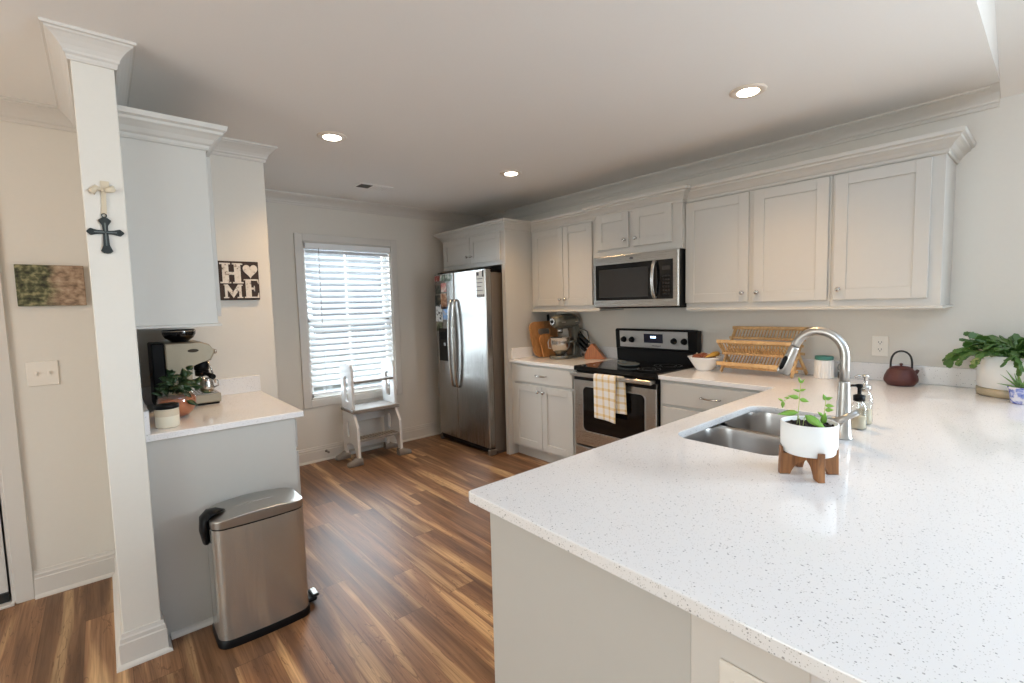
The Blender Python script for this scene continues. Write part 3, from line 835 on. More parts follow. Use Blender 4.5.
CT = 0.9158        # things stand a hair above the slab
# ------------------------------------------------------------------ faucet
fa = thing('faucet', 'brushed nickel gooseneck pull-down faucet behind the sink', 'faucet', (1.985, 0.492, CT))
fx, fy = 1.985, 0.492
mb = MB(); mb.lathe([(0.031, 0), (0.031, 0.004), (0.027, 0.010), (0.0235, 0.06), (0.0205, 0.14), (0.0175, 0.20), (0.017, 0.205)], 28, 'z', (fx, fy, CT)); mb.build('body', 'nickel', fa)
pts = [(fx, fy, CT + 0.20), (fx, fy, CT + 0.255)]
R_, cz_ = 0.083, CT + 0.292
for k in range(0, 17):
    a = PI - k * PI * 0.90 / 16
    pts.append((fx, fy + R_ + R_ * math.cos(a), cz_ + R_ * 1.08 * math.sin(a)))
mb = MB(); mb.tube(pts, [0.0155] * len(pts), 16); mb.build('spout', 'nickel', fa)
e0 = Vector(pts[-1]); dv = (Vector(pts[-1]) - Vector(pts[-2])).normalized()
mb = MB(); mb.tube([e0 - dv * 0.002, e0 + dv * 0.004, e0 + dv * 0.045, e0 + dv * 0.105, e0 + dv * 0.112], [0.0155, 0.0170, 0.0185, 0.0235, 0.020], 20)
hd = mb.build('spray_head', 'nickel', fa)
mb = MB()
side = Vector((-0.75, -0.35, 0)) 
q = e0 + dv * 0.070 + Vector((-0.017, 0.006, 0.004))
mb.tube([q - dv * 0.028, q - dv * 0.02, q + dv * 0.02, q + dv * 0.028], [0.005, 0.009, 0.009, 0.005], 12)
mb.build('spray_button', 'black', hd)
mb = MB(); mb.tube([(fx - 0.008, fy + 0.006, CT + 0.060), (fx - 0.046, fy + 0.028, CT + 0.060)], 0.0165, 16)
lv = mb.build('handle_hub', 'nickel', fa)
mb = MB(); mb.tube([(fx - 0.044, fy + 0.030, CT + 0.058), (fx - 0.046, fy - 0.005, CT + 0.074), (fx - 0.042, fy - 0.052, CT + 0.108)], [0.0125, 0.0115, 0.0105], 14); mb.build('lever', 'nickel', fa)

# ------------------------------------------------------------------ fridge
fr = thing('refrigerator', 'stainless steel side-by-side fridge with water dispenser', 'refrigerator', (3.05, 3.92, 0))
FX = 2.690
mb = MB(); mb.box(2.765, 3.46, 3.475, 4.345, 0.03, 1.735, 0.006).box(2.80, 3.44, 3.49, 4.33, 0.0, 0.03); mb.build('body', 'fridge_side', fr)
def frdoor(y0, y1):
    mb = MB()
    mb.M = Matrix(((1, 0, 0, 0), (0, 1, 0, 0), (0, 0, 1, 0), (0, 0, 0, 1)))
    mb.prism([(2.755, y0), (2.755, y1), (FX + 0.008, y1), (FX, y1 - 0.010), (FX, y0 + 0.010), (FX + 0.008, y0)], 0.075, 1.762, 0.004)
    return mb.build('door', 'steel_v', fr)
d1 = frdoor(3.985, 4.345); d2 = frdoor(3.470, 3.980)
for yc, d in ((4.020, d1), (3.945, d2)):
    mb = MB()
    pts = []
    for k in range(13):
        t = k / 12
        z = 0.62 + t * 0.86
        pts.append((FX - 0.022 - 0.034 * math.sin(PI * t) ** 0.6, yc, z))
    pts = [(FX + 0.002, yc, 0.615)] + pts + [(FX + 0.002, yc, 1.485)]
    mb.tube(pts, 0.0145, 12); mb.build('handle', 'chrome', d)
mb = MB(); mb.box(FX - 0.006, FX + 0.002, 4.115, 4.285, 0.86, 1.20, 0.003); di = mb.build('water_dispenser', 'black_gloss', d1, 'black water and ice dispenser')
mb = MB(); mb.box(FX - 0.009, FX - 0.006, 4.14, 4.26, 1.08, 1.16, 0.001); mb.build('control_panel', 'black', di)
mb = MB(); mb.box(FX - 0.012, FX - 0.006, 4.155, 4.185, 1.02, 1.05, 0.001); mb.build('paddle', 'panel_silver', di)
mb = MB(); mb.box(2.705, 2.760, 3.475, 4.34, 0.03, 0.066); mb.build('kick_grille', 'black', fr)
for y in (3.487, 4.322):
    mb = MB(); mb.box(2.690, 2.775, y - 0.018, y + 0.018, 0.0, 0.058, 0.006); mb.build('foot_cover', 'fridge_side', fr)
for y in (3.53, 4.28):
    mb = MB(); mb.box(2.71, 2.80, y - 0.03, y + 0.03, 1.7625, 1.777, 0.004); mb.build('hinge_cover', 'black', fr)

# photos, cards and magnets on the fridge doors
def fphoto(y0, y1, z0, z1, m, label, cat='photo', name='photo_print'):
    mb = MB(); mb.box(FX - 0.004, FX - 0.0005, y0, y1, z0, z1, 0.0008)
    return tag(mb.build(name, m), label, cat, 'photos and cards on the fridge')
fphoto(4.235, 4.330, 1.690, 1.745, 'photo0', 'small dark and red photo at the top left corner of the fridge', )
fphoto(4.140, 4.225, 1.690, 1.748, 'photo1', 'small greenish photo second along the top of the freezer door')
fphoto(4.020, 4.130, 1.680, 1.750, 'photo1', 'pale photo strip on top of the freezer door beside the door gap')
fphoto(4.225, 4.320, 1.560, 1.650, 'photo3', 'dark square photo near the left edge of the fridge, second row')
fphoto(4.120, 4.215, 1.575, 1.665, 'photo2', 'pink photo in the second row on the freezer door')
fphoto(4.240, 4.335, 1.430, 1.545, 'photo3', 'dark grey photo left of the brown framed photo on the fridge')
fphoto(4.115, 4.228, 1.400, 1.560, 'photo4', 'brown bordered portrait photo in the middle of the freezer door')
fphoto(4.205, 4.330, 1.270, 1.450, 'photo5', 'white card with dark spots above the dark photo on the fridge')
fphoto(4.055, 4.195, 1.290, 1.425, 'photo6', 'blue sky and beach photo beside the freezer handle')
fphoto(4.215, 4.325, 1.170, 1.262, 'photo7', 'dark green photo lowest on the freezer door above the dispenser')
mb = MB(); mb.box(FX - 0.011, FX - 0.004, 4.062, 4.082, 1.395, 1.435, 0.002); tag(mb.build('fridge_magnet', 'black'), 'small black magnet holding the blue beach photo', 'magnet')
pl = thing('paper_list', 'white printed paper list on the right fridge door', 'paper', (FX, 3.535, 1.5), group='photos and cards on the fridge')
mb = MB(); mb.box(FX - 0.002, FX - 0.0005, 3.472 + .008, 3.605, 1.500, 1.745); mb.build('sheet', 'paper', pl)
mb = MB()
for k, (a, b) in enumerate(((0.0, 0.9), (0.0, 0.85), (0.0, 0.7), (0.0, 0.88))):
    z = 1.672 - k * 0.036
    mb.box(FX - 0.0028, FX - 0.0018, 3.595 - 0.1 * b, 3.595, z, z + 0.006)
mb.box(FX - 0.0028, FX - 0.0018, 3.56, 3.595, 1.705, 1.735)
for k in range(4): mb.box(FX - 0.0028, FX - 0.0018, 3.485 + k * .03, 3.505 + k * .03, 1.508, 1.53)
mb.build('printing', 'ink', pl)
mb = MB(); mb.box(FX - 0.010, FX - 0.0025, 3.488, 3.503, 1.690, 1.752, 0.002); tag(mb.build('fridge_magnet', 'black'), 'black magnet clip holding the paper list on the fridge', 'magnet')

# ------------------------------------------------------------------ range
Y0, Y1 = 2.562, 1.802
rg = thing('stove', 'stainless steel electric range with black glass cooktop', 'stove', (3.2, 2.18, 0))
mb = MB(); mb.box(2.905, 3.49, Y1, Y0, 0.04, 0.885, 0.002).box(2.95, 3.47, Y1 + .02, Y0 - .02, 0, 0.04); mb.build('body', 'black', rg)
mb = MB(); mb.box(2.868, 3.50, Y1 - 0.001, Y0 + 0.001, 0.886, 0.922, 0.006, 2)
ck = mb.build('cooktop', 'black_gloss', rg)
for cx, cy, r in ((3.05, 2.37, 0.105), (3.05, 1.98, 0.085), (3.31, 2.37, 0.08), (3.31, 1.98, 0.105)):
    for rr in (r, r * 0.6):
        n = 40
        v = [(cx + q * math.cos(2 * PI * k / n), cy + q * math.sin(2 * PI * k / n), 0.9224) for q in (rr, rr - 0.0025) for k in range(n)]
        mb = MB(); mb._add(v, [(k, (k + 1) % n, n + (k + 1) % n, n + k) for k in range(n)])
        mb.build('burner_ring', 'panel_silver', ck)
# oven door
mb = MB(); mb.M = FR((2.905, Y0 - 0.004, 0.285), WY, NX)
W_, H_ = Y0 - Y1 - 0.008, 0.565
mb.box(0, W_, 0, 0.034, 0, H_, 0.005, 2)
od = mb.build('oven_door', 'steel', rg)
mb = MB(); mb.M = FR((2.871, Y0 - 0.004, 0.285), WY, NX)
mb.M = mb.M @ Matrix(((1, 0, 0, 0), (0, 0, 1, 0), (0, 1, 0, 0), (0, 0, 0, 1)))
mb.prism(rrect(0.085, W_ - 0.085, 0.115, 0.485, 0.045), 0.0, 0.003, 0.001); wd = mb.build('window_trim', 'panel_silver', od)
mb = MB(); mb.M = FR((2.868, Y0 - 0.004, 0.285), WY, NX) @ Matrix(((1, 0, 0, 0), (0, 0, 1, 0), (0, 1, 0, 0), (0, 0, 0, 1)))
mb.prism(rrect(0.093, W_ - 0.093, 0.123, 0.477, 0.04), 0.0, 0.002); mb.build('window_glass', 'black_gloss', od)
mb = MB(); mb.M = FR((2.871, Y0 - 0.004, 0.285), WY, NX); mb.box(0.0, W_, 0.0, 0.003, H_ - 0.038, H_ - 0.001); mb.build('top_band', 'black', od)
mb = MB()
mb.box(2.806, 2.826, Y1 + 0.006, Y0 - 0.006, 0.848, 0.880, 0.007, 3).box(2.820, 2.880, Y1 + .016, Y1 + 0.04, 0.850, 0.876, 0.003).box(2.820, 2.880, Y0 - 0.04, Y0 - .016, 0.850, 0.876, 0.003)
mb.build('handle', 'steel', od)
mb = MB(); mb.M = FR((2.905, Y0 - 0.004, 0.06), WY, NX); mb.box(0, W_, 0, 0.032, 0, 0.212, 0.006, 2); mb.build('storage_drawer', 'steel', rg)
# back guard
mb = MB()
mb.M = Matrix(((1, 0, 0, 0), (0, 0, 1, 0), (0, 1, 0, 0), (0, 0, 0, 1)))      # prism in x-z, extruded along y
mb.prism([(3.445, 0.922), (3.495, 0.922), (3.495, 1.185), (3.435, 1.195), (3.418, 1.185), (3.430, 1.028), (3.445, 1.020)], Y1 + 0.002, Y0 - 0.002, 0.004)
bg = mb.build('back_guard', 'black', rg)
def onguard(y, z, lift=0.0):
    t = (z - 1.028) / (1.185 - 1.028)
    return (3.430 - 0.012 * t - lift, y, z)
mb = MB()
v = [onguard(Y0 - 0.05, 1.040, .003), onguard(Y1 + 0.075, 1.040, .003), onguard(Y1 + 0.075, 1.178, .003), onguard(Y0 - 0.05, 1.178, .003)]
v += [(a + 0.0032, b, c_) for a, b, c_ in v]
mb._add(v, [(0, 1, 2, 3), (7, 6, 5, 4), (0, 4, 5, 1), (1, 5, 6, 2), (2, 6, 7, 3), (3, 7, 4, 0)]); mb.build('control_panel', 'panel_silver', bg)
mb = MB()
v = [onguard(2.268, 1.082, .006), onguard(2.092, 1.082, .006), onguard(2.092, 1.156, .006), onguard(2.268, 1.156, .006)]
v += [(a + 0.0032, b, c_) for a, b, c_ in v]
mb._add(v, [(0, 1, 2, 3), (7, 6, 5, 4), (0, 4, 5, 1), (1, 5, 6, 2), (2, 6, 7, 3), (3, 7, 4, 0)]); dp = mb.build('display', 'display', rg)
mb = MB()
x_, _, z_ = onguard(2.18, 1.128, .0075)
for k, dy in enumerate((0.018, 0.006, -0.008, -0.02)):
    mb.box(x_ - .0005, x_ + .0005, 2.18 + dy - 0.0045, 2.18 + dy + 0.0045, 1.122, 1.138)
mb.build('clock', 'glow', dp)
for y in (2.469, 2.387, 1.993, 1.905):
    mb = MB(); x_, _, z_ = onguard(y, 1.103, .003)
    mb.lathe([(0.026, 0), (0.026, 0.004), (0.021, 0.008), (0.019, 0.026), (0.015, 0.029)], 20, '-x', (x_, y, z_)); mb.box(x_ - .034, x_ - .024, y - .004, y + .004, z_ - .018, z_ + .018, 0.002)
    mb.build('knob', 'black', bg)
def text(body, size, Mx, material, name, parent, ext=0.0004):
    c = bpy.data.curves.new(name, 'FONT'); c.body = body; c.size = size; c.extrude = ext; c.align_x = 'CENTER'; c.align_y = 'CENTER'
    c.materials.append(M[material])
    o = bpy.data.objects.new(name, c); COL.objects.link(o)
    me = bpy.data.meshes.new_from_object(o.evaluated_get(bpy.context.evaluated_depsgraph_get()))
    bpy.data.objects.remove(o); o = bpy.data.objects.new(name, me); COL.objects.link(o)
    if not me.materials: me.materials.append(M[material])
    off = Vector((0, 0, 0)); p = parent
    while p is not None: off += p.location; p = p.parent
    o.parent = parent
    o.matrix_local = Matrix.Translation(-off) @ Mx
    return o
text('Whirlpool', 0.020, Matrix(((0, 0, -1, onguard(0, 1.058, .0036)[0]), (-1, 0, 0, 2.155), (0, 1, 0, 1.058), (0, 0, 0, 1))), 'ink', 'brand_lettering', bg)

# spoon rest on the cooktop
sr = thing('spoon_rest', 'dark oval spoon rest on the stove top', 'spoon rest', (3.13, 2.22, 0.923), 0.5)
mb = MB(); mb.M = Matrix.Translation(sr.location) @ Matrix.Rotation(-0.6, 4, 'Z')
mb.lathe([(0.05, 0.0), (0.07, 0.004), (0.085, 0.016), (0.081, 0.017), (0.066, 0.008), (0.001, 0.006)], 32, 'z', (0, 0, 0), 1.0, 1.35)
sr.rotation_euler = (0, 0, 0)
mb.build('dish', 'pewter_light', sr)
mb = MB(); mb.M = Matrix.Translation(sr.location) @ Matrix.Rotation(-0.6, 4, 'Z')
mb.tube([(0, 0.09, 0.016), (0, 0.14, 0.018), (0, 0.19, 0.016)], [0.016, 0.018, 0.016], 12, flat=(1.6, 0.4)); mb.build('handle', 'pewter_light', sr)

# towel over the oven handle
def cloth(rows, cols, fn, name, material, parent=None):
    mb = MB(); v = []
    for i in range(rows + 1):
        for jn in range(cols + 1):
            v.append(fn(i / rows, jn / cols))
    f = [(i * (cols + 1) + jn, i * (cols + 1) + jn + 1, (i + 1) * (cols + 1) + jn + 1, (i + 1) * (cols + 1) + jn) for i in range(rows) for jn in range(cols)]
    mb._add(v, f, True)
    uvl = mb.bm.loops.layers.uv.new('UVMap')
    mb.bm.verts.index_update(); mb.bm.verts.ensure_lookup_table()
    for fc in mb.bm.faces:
        for lp in fc.loops:
            k = lp.vert.index; lp[uvl].uv = ((k % (cols + 1)) / cols, 1 - (k // (cols + 1)) / rows)
    o = mb.build(name, material, parent)
    s_ = o.modifiers.new('thickness', 'SOLIDIFY'); s_.thickness = 0.004; s_.offset = 0
    return o
tw = thing('dish_towel', 'white and yellow plaid dish towel hanging on the oven handle', 'towel', (2.8, 2.18, 0.5))
LF, LB = 0.335, 0.28
def towel_front(t, s_):
    y = 2.302 - 0.205 * s_ - 0.012 * t * (1 - s_)
    y -= 0.006 * t * math.sin(3 * s_)
    x0 = 2.7995 - 0.006 * math.sin(7 * s_ + 1.0) * t - 0.004 * t
    z = 0.888 - LF * t * (1 + 0.05 * s_)
    if t < 0.06:
        a = t / 0.06
        return (2.815 - 0.0165 * math.sin(a * PI / 2), y, 0.875 + 0.0115 * math.cos(a * PI / 2) - 0.008 * a)
    return (x0, y, z)
cloth(30, 22, towel_front, 'front_panel', 'towel', tw)
def towel_back(t, s_):
    y = 2.245 - 0.205 * s_ - 0.014 * t * (1 + 0 * s_)
    if t < 0.06:
        a = t / 0.06
        return (2.815 + 0.0165 * math.sin(a * PI / 2), y, 0.875 + 0.0115 * math.cos(a * PI / 2) - 0.008 * a)
    return (2.8335 - 0.005 * t + 0.006 * t * math.sin(8 * s_), y, 0.888 - LB * t)
cloth(30, 22, towel_back, 'back_panel', 'towel', tw)

# ------------------------------------------------------------------ microwave
mw = thing('microwave', 'stainless steel over-the-range microwave with black window', 'microwave', (3.3, 2.15, 1.38))
mb = MB(); mb.box(3.125, 3.52, 1.772, 2.536, 1.382, 1.7925, 0.003); mb.build('body', 'black', mw)
mb = MB(); mb.box(3.10, 3.124, 1.772, 2.536, 1.385, 1.7925, 0.005, 2); md = mb.build('door', 'steel', mw)
mb = MB(); mb.box(3.0965, 3.1005, 1.814, 2.510, 1.440, 1.724, 0.001); mb.build('window_frame', 'black_gloss', md)
mb = MB(); mb.box(3.0950, 3.0966, 2.015, 2.475, 1.462, 1.685); mb.build('window_glass', 'grey_glass', md)
mb = MB()
pts = [(3.0965, 1.955, 1.452)] + [(3.078 - 0.028 * math.sin(PI * k / 10) ** .7, 1.955, 1.452 + 0.262 * k / 10) for k in range(11)] + [(3.0965, 1.955, 1.714)]
mb.tube(pts, 0.011, 12, flat=(1.15, 0.8)); mb.build('handle', 'steel', md)
mb = MB(); mb.box(3.0945, 3.0966, 1.832, 1.898, 1.648, 1.678); mb.build('display', 'grey_glass', md)
mb = MB()
for r_ in range(6):
    for c_ in range(3):
        mb.box(3.0950, 3.0966, 1.838 + c_ * .022, 1.851 + c_ * .022, 1.47 + r_ * .026, 1.482 + r_ * .026)
mb.build('keypad', 'grey_glass', md)
mb = MB(); mb.M = Matrix.Translation((3.0995, 2.165, 1.758)); mb.lathe([(0.012, 0), (0.012, 0.0012), (0.009, 0.0016)], 20, '-x', (0, 0, 0), 1.6, 0.75); mb.build('badge', 'ink', md)
mb = MB(); mb.box(3.14, 3.50, 1.80, 2.51, 1.374, 1.3815); mb.build('vent_grille', 'black', mw)

# ------------------------------------------------------------------ trash can
TX0, TX1, TY0, TY1 = 0.285, 0.655, 2.250, 2.462
tc = thing('trash_can', 'tall stainless steel step trash can on the floor by the coffee cabinet', 'trash can', (0.47, 2.355, 0))
def canring(z, ins=0.0, r=0.045, bulge=0.012):
    x0, x1, y0, y1 = TX0 + ins, TX1 - ins, TY0 + ins, TY1 - ins
    out = []
    for x, y in rrect(x0, x1, y0, y1, r, 6):
        out.append((x, y, z))
    # bow the long front and back faces a little
    res = []
    n = len(out)
    for i in range(n):
        a, b = Vector(out[i]), Vector(out[(i + 1) % n])
        L_ = (b - a).length
        m = 8 if i % 7 == 6 else 1
        for k in range(m):
            p = a.lerp(b, k / m)
            u = (p.x - x0) / (x1 - x0)
            w_ = bulge * (1 - (2 * u - 1) ** 2) * ((p.y - (y0 + y1) / 2) / ((y1 - y0) / 2))
            res.append((p.x, p.y + w_, p.z))
    return res
def loft(mb, rings, smooth=True, caps=True):
    n = len(rings[0]); v = [p for rg_ in rings for p in rg_]; f = []
    for k in range(len(rings) - 1):
        for i in range(n):
            jn = (i + 1) % n; f.append((k * n + i, k * n + jn, (k + 1) * n + jn, (k + 1) * n + i))
    mb._add(v, f, smooth)
    if caps:
        mb._add(rings[0], [tuple(range(n))]); mb._add(rings[-1], [tuple(range(n))])
    return mb
mb = MB(); loft(mb, [canring(0.035), canring(0.515)]); mb.build('body', 'steel_can', tc)
mb = MB(); loft(mb, [canring(0.0, -0.004), canring(0.028, -0.004), canring(0.0345, 0.0)]); mb.build('base', 'black', tc)
mb = MB(); loft(mb, [canring(0.5155, 0.004), canring(0.521, 0.004)]); mb.build('gasket', 'black', tc)
def lidz(p, z, h=0.016):
    u = (p[0] - TX0) / (TX1 - TX0); return (p[0], p[1], z + h * (1 - (2 * u - 1) ** 2) * (1 if z > 0.53 else 0))
mb = MB()
loft(mb, [canring(0.5215, -0.001)] + [[lidz(p, z) for p in canring(z, i_)] for z, i_ in ((0.5455, -0.001), (0.5470, -0.001), (0.5495, 0.0), (0.5505, 0.0015), (0.551, 0.004), (0.5513, 0.012))] + [[lidz(p, 0.5515) for p in canring(0.5515, 0.045, 0.03, 0.008)], [lidz(p, 0.5515) for p in canring(0.5515, 0.085, 0.012, 0.004)], [lidz(p, 0.5515) for p in canring(0.5515, 0.103, 0.002, 0.0)]])
mb.build('lid', 'steel_lid', tc)
mb = MB()
pts = [(0.350, 2.352, 0.566), (0.32, 2.352, 0.570), (0.290, 2.352, 0.566), (0.272, 2.352, 0.548), (0.268, 2.352, 0.50), (0.274, 2.352, 0.445)]
mb.tube(pts, [0.006, 0.032, 0.045, 0.048, 0.046, 0.036], 16, flat=(1.0, 0.35)); mb.build('hinge', 'black', tc)
mb = MB(); mb.box(0.655, 0.705, 2.315, 2.395, 0.012, 0.030, 0.006).box(0.680, 0.716, 2.318, 2.392, 0.028, 0.040, 0.005); pd = mb.build('pedal', 'black', tc)
mb = MB(); mb.box(0.690, 0.712, 2.325, 2.385, 0.0405, 0.043, 0.001); mb.build('pedal_pad', 'steel', pd)

# ------------------------------------------------------------------ kids step stool (learning tower)
st = thing('toddler_step_tower', 'white and grey toddler step tower in front of the window', 'step stool', (1.9, 4.3, 0))
def tower_side(x):
    mb = MB()
    mb.M = Matrix(((0, 0, 1, x), (1, 0, 0, 0), (0, 1, 0, 0), (0, 0, 0, 1)))       # local (y, z) extruded along x
    low = [(4.455, 0.05), (4.455, 0.465), (4.205, 0.465), (4.195, 0.44), (4.125, 0.345), (4.118, 0.06), (4.165, 0.06), (4.19, 0.13), (4.23, 0.17), (4.34, 0.17), (4.395, 0.13), (4.405, 0.05)]
    hole = rrect(4.30, 4.37, 0.225, 0.385, 0.028, 4)
    mb.holed(low[::-1], hole, -0.012, 0.012)
    a = mb.build('lower_side', 'stool', st)
    mb = MB(); mb.M = Matrix(((0, 0, 1, x), (1, 0, 0, 0), (0, 1, 0, 0), (0, 0, 0, 1)))
    up = [(4.205, 0.500)] + [(4.205, 0.815)] + [(4.265 - 0.06 * math.cos(k * PI / 12), 0.845 + 0.075 * math.sin(k * PI / 12)) for k in range(1, 7)] + [(4.42 + 0.035 * math.sin(k * PI / 8), 0.885 + 0.035 * math.cos(k * PI / 8)) for k in range(0, 5)] + [(4.455, 0.500)]
    mb.holed(up[::-1], rrect(4.285, 4.385, 0.56, 0.80, 0.03, 4), -0.012, 0.012)
    mb.build('upper_side', 'stool', st)
tower_side(1.695); tower_side(2.115)
mb = MB(); mb.box(1.672, 2.138, 4.165, 4.465, 0.4655, 0.4995, 0.006); mb.build('platform', 'stool_grey', st)
mb = MB(); mb.box(1.7075, 2.1025, 4.205, 4.285, 0.738, 0.758, 0.005); mb.build('upper_rail', 'stool_grey', st)
mb = MB(); mb.box(1.7075, 2.1025, 4.122, 4.245, 0.212, 0.230, 0.003)
for k in range(12):
    mb.box(1.72 + k * .031, 1.742 + k * .031, 4.126, 4.240, 0.2295, 0.236, 0.001)
mb.build('step', 'stool_grey', st)
mb = MB(); mb.box(1.7075, 2.1025, 4.44, 4.452, 0.33, 0.465, 0.003); mb.build('back_brace', 'stool', st)
mb = MB(); mb.box(1.7075, 2.1025, 4.44, 4.452, 0.07, 0.13, 0.003); mb.build('back_brace', 'stool', st)
for x, sg in ((1.695, -1), (2.115, 1)):
    for y in (4.142, 4.430):
        mb = MB()
        xs_ = [0.028, -0.02, -0.06, -0.098, -0.105]
        hs = [0.070, 0.072, 0.046, 0.034, 0.016]
        ws = [0.030, 0.032, 0.036, 0.034, 0.022]
        rings = []
        for q, h_, w_ in zip(xs_, hs, ws):
            rings.append([(x - sg * q * 1.0, y + w_ * cy_, h_ * cz2) for cy_, cz2 in ((-1, 0), (-1, .6), (-.75, .95), (0, 1), (.75, .95), (1, .6), (1, 0))])
        loft(mb, rings); mb.build('foot', 'stool_grey', st)

# ------------------------------------------------------------------ window blind
bl = thing('window_blind', 'white horizontal slat blind in the kitchen window', 'blind', (1.86, 4.52, 2.0))
bx0, bx1 = WX0 + 0.018, WX1 - 0.018
mb = MB(); mb.box(bx0 - .002, bx1 + .002, 4.502, 4.560, 1.985, 2.036, 0.003); mb.build('valance', 'slat', bl)
mb = MB()
z = 1.965; n_sl = 0
while z > 0.672:
    yc, hw, tl = 4.540, 0.031, 0.62
    v = []
    for k in range(5):
        t = -1 + 2 * k / 4
        v.append((yc + hw * t * math.cos(tl), z + hw * t * math.sin(tl) + 0.003 * (1 - t * t)))
    top = [(a, b + 0.0016) for a, b in v][::-1]
    pr = v + top
    old = mb.M
    mb.M = Matrix(((0, 0, 1, 0), (1, 0, 0, 0), (0, 1, 0, 0), (0, 0, 0, 1)))
    mb.prism(pr, bx0 + .004, bx1 - .004)
    mb.M = old
    z -= 0.0565; n_sl += 1
mb.build('slats', 'slat', bl)
mb = MB(); mb.box(bx0 + .004, bx1 - .004, 4.522, 4.560, 0.628, 0.648, 0.003); mb.build('bottom_rail', 'slat', bl)
mb = MB()
for x in (bx0 + 0.12, (bx0 + bx1) / 2, bx1 - 0.12):
    for y in (4.5085, 4.5715):
        mb.tube([(x, y, 1.985), (x, y, 0.640)], 0.0011, 5)
mb.build('ladder_cord', 'slat', bl)
mb = MB(); mb.tube([(bx0 + 0.115, 4.494, 1.99), (bx0 + 0.112, 4.492, 1.30)], 0.0028, 6); mb.build('tilt_wand', 'stool_grey', bl, 'grey tilt wand')

rnd = random.Random(7)
# ------------------------------------------------------------------ leaves
def leaf(mb, base, d, n, L, W, fold=0.15, droop=0.25, tip=1.0, seg=6):
    """pointed leaf: base point, direction d, face normal n"""
    d = Vector(d).normalized(); n = Vector(n); x = d.cross(n)
    if x.length < 1e-4: x = d.orthogonal()
    x.normalize(); n = x.cross(d).normalized()
    P = Vector(base); v = []
    for i in range(seg + 1):
        t = i / seg
        w = W * (math.sin(PI * t ** (0.75)) * (1 - 0.25 * t) + 0.02)
        c = P + d * (L * t) - n * (droop * L * t * t)
        v += [tuple(c - x * w + n * (fold * w)), tuple(c - n * 0.0006), tuple(c + x * w + n * (fold * w)), tuple(c + n * 0.0006)]
    f = []
    for i in range(seg):
        a, b = i * 4, i * 4 + 4
        f += [(a, a + 1, b + 1, b), (a + 1, a + 2, b + 2, b + 1), (a + 2, a + 3, b + 3, b + 2), (a + 3, a, b, b + 3)]
    mb._add(v, f, True)
def seg_leaf(mb, base, d, n, L, W):
    """one flat holiday-cactus segment with notched shoulders"""
    d = Vector(d).normalized(); n = Vector(n); x = d.cross(n)
    if x.length < 1e-4: x = d.orthogonal()
    x.normalize(); n = x.cross(d).normalized()
    out = [(0.0, 0.22), (0.2, 0.62), (0.42, 0.82), (0.50, 0.72), (0.72, 1.0), (0.80, 0.80), (1.0, 0.50)]
    P = Vector(base)
    prof = [(t, w) for t, w in out] + [(t, -w) for t, w in out[::-1]]
    th = 0.0022
    A = [tuple(P + d * (L * t) + x * (W * w) + n * th) for t, w in prof]
    B = [tuple(P + d * (L * t) + x * (W * w) - n * th) for t, w in prof]
    k = len(prof)
    mb._add(A + B, [tuple(range(k)), tuple(range(2 * k - 1, k - 1, -1))] + [(i, (i + 1) % k, k + (i + 1) % k, k + i) for i in range(k)])
    return P + d * (L * 0.94)

# ------------------------------------------------------------------ planter on the peninsula
px, py, S = 1.512, 0.457, 0.80
pt = thing('planter_stand_pot', 'round white pot with green seedlings on a crossed wooden stand', 'plant', (px, py, CT))
zb = CT + 0.0625
mb = MB(); mb.lathe([(r * S, h * S) for r, h in [(0.030, 0), (0.078, 0.0), (0.083, 0.006), (0.084, 0.022), (0.0885, 0.026), (0.0895, 0.110), (0.086, 0.112), (0.083, 0.108), (0.082, 0.092), (0.001, 0.092)]], 48, 'z', (px, py, zb)); mb.build('pot', 'ceramic_matte', pt)
mb = MB(); mb.lathe([(r * S, h * S) for r, h in [(0.0815, 0.085), (0.0815, 0.096), (0.05, 0.101), (0.001, 0.102)]], 32, 'z', (px, py, zb))
for k in range(90):
    a, r = rnd.random() * 2 * PI, 0.076 * S * math.sqrt(rnd.random()); mb.ball((px + r * math.cos(a), py + r * math.sin(a), zb + 0.100 * S), 0.0025 + rnd.random() * .0025, 6, 4)
mb.build('soil', 'soil', pt)
def plank_leg(ang):
    """half of a crossed stand: an arched plank running outward from the centre"""
    mb = MB()
    mb.M = Matrix.Translation((px, py, CT)) @ Matrix.Rotation(ang, 4, 'Z') @ Matrix(((S, 0, 0, 0), (0, 0, -S, 0), (0, 1.0, 0, 0), (0, 0, 0, 1)))
    p = [(0.011, 0.060), (0.011, 0.040)] + [(0.011 + 0.050 * math.sin(k * PI / 12), 0.0 + 0.040 * math.cos(k * PI / 12)) for k in range(1, 6)] + [(0.064, 0.0), (0.0975, 0.0), (0.0955, 0.080), (0.0905, 0.080), (0.0900, 0.060)]
    mb.prism(p, -0.0115, 0.0115, 0.0012)
    return mb.build('leg', 'acacia', pt)
for k in range(4): plank_leg(math.radians(-139 + 90 * k))
mb = MB(); mb.lathe([(.016 * S, .041), (.016 * S, .061)], 4, 'z', (px, py, CT), a0=math.radians(-139 + 45)); mb.build('hub', 'acacia', pt)
zs = zb + 0.100 * S
RT = Vector((0.29, -0.957, 0)); TW = Vector((-0.957, -0.29, 0)); UPV = Vector((0, 0, 1))
def ppt(r, u, t=0.0): return Vector((px, py, zs)) + RT * (r * S * .92) + UPV * (u * S) + TW * t
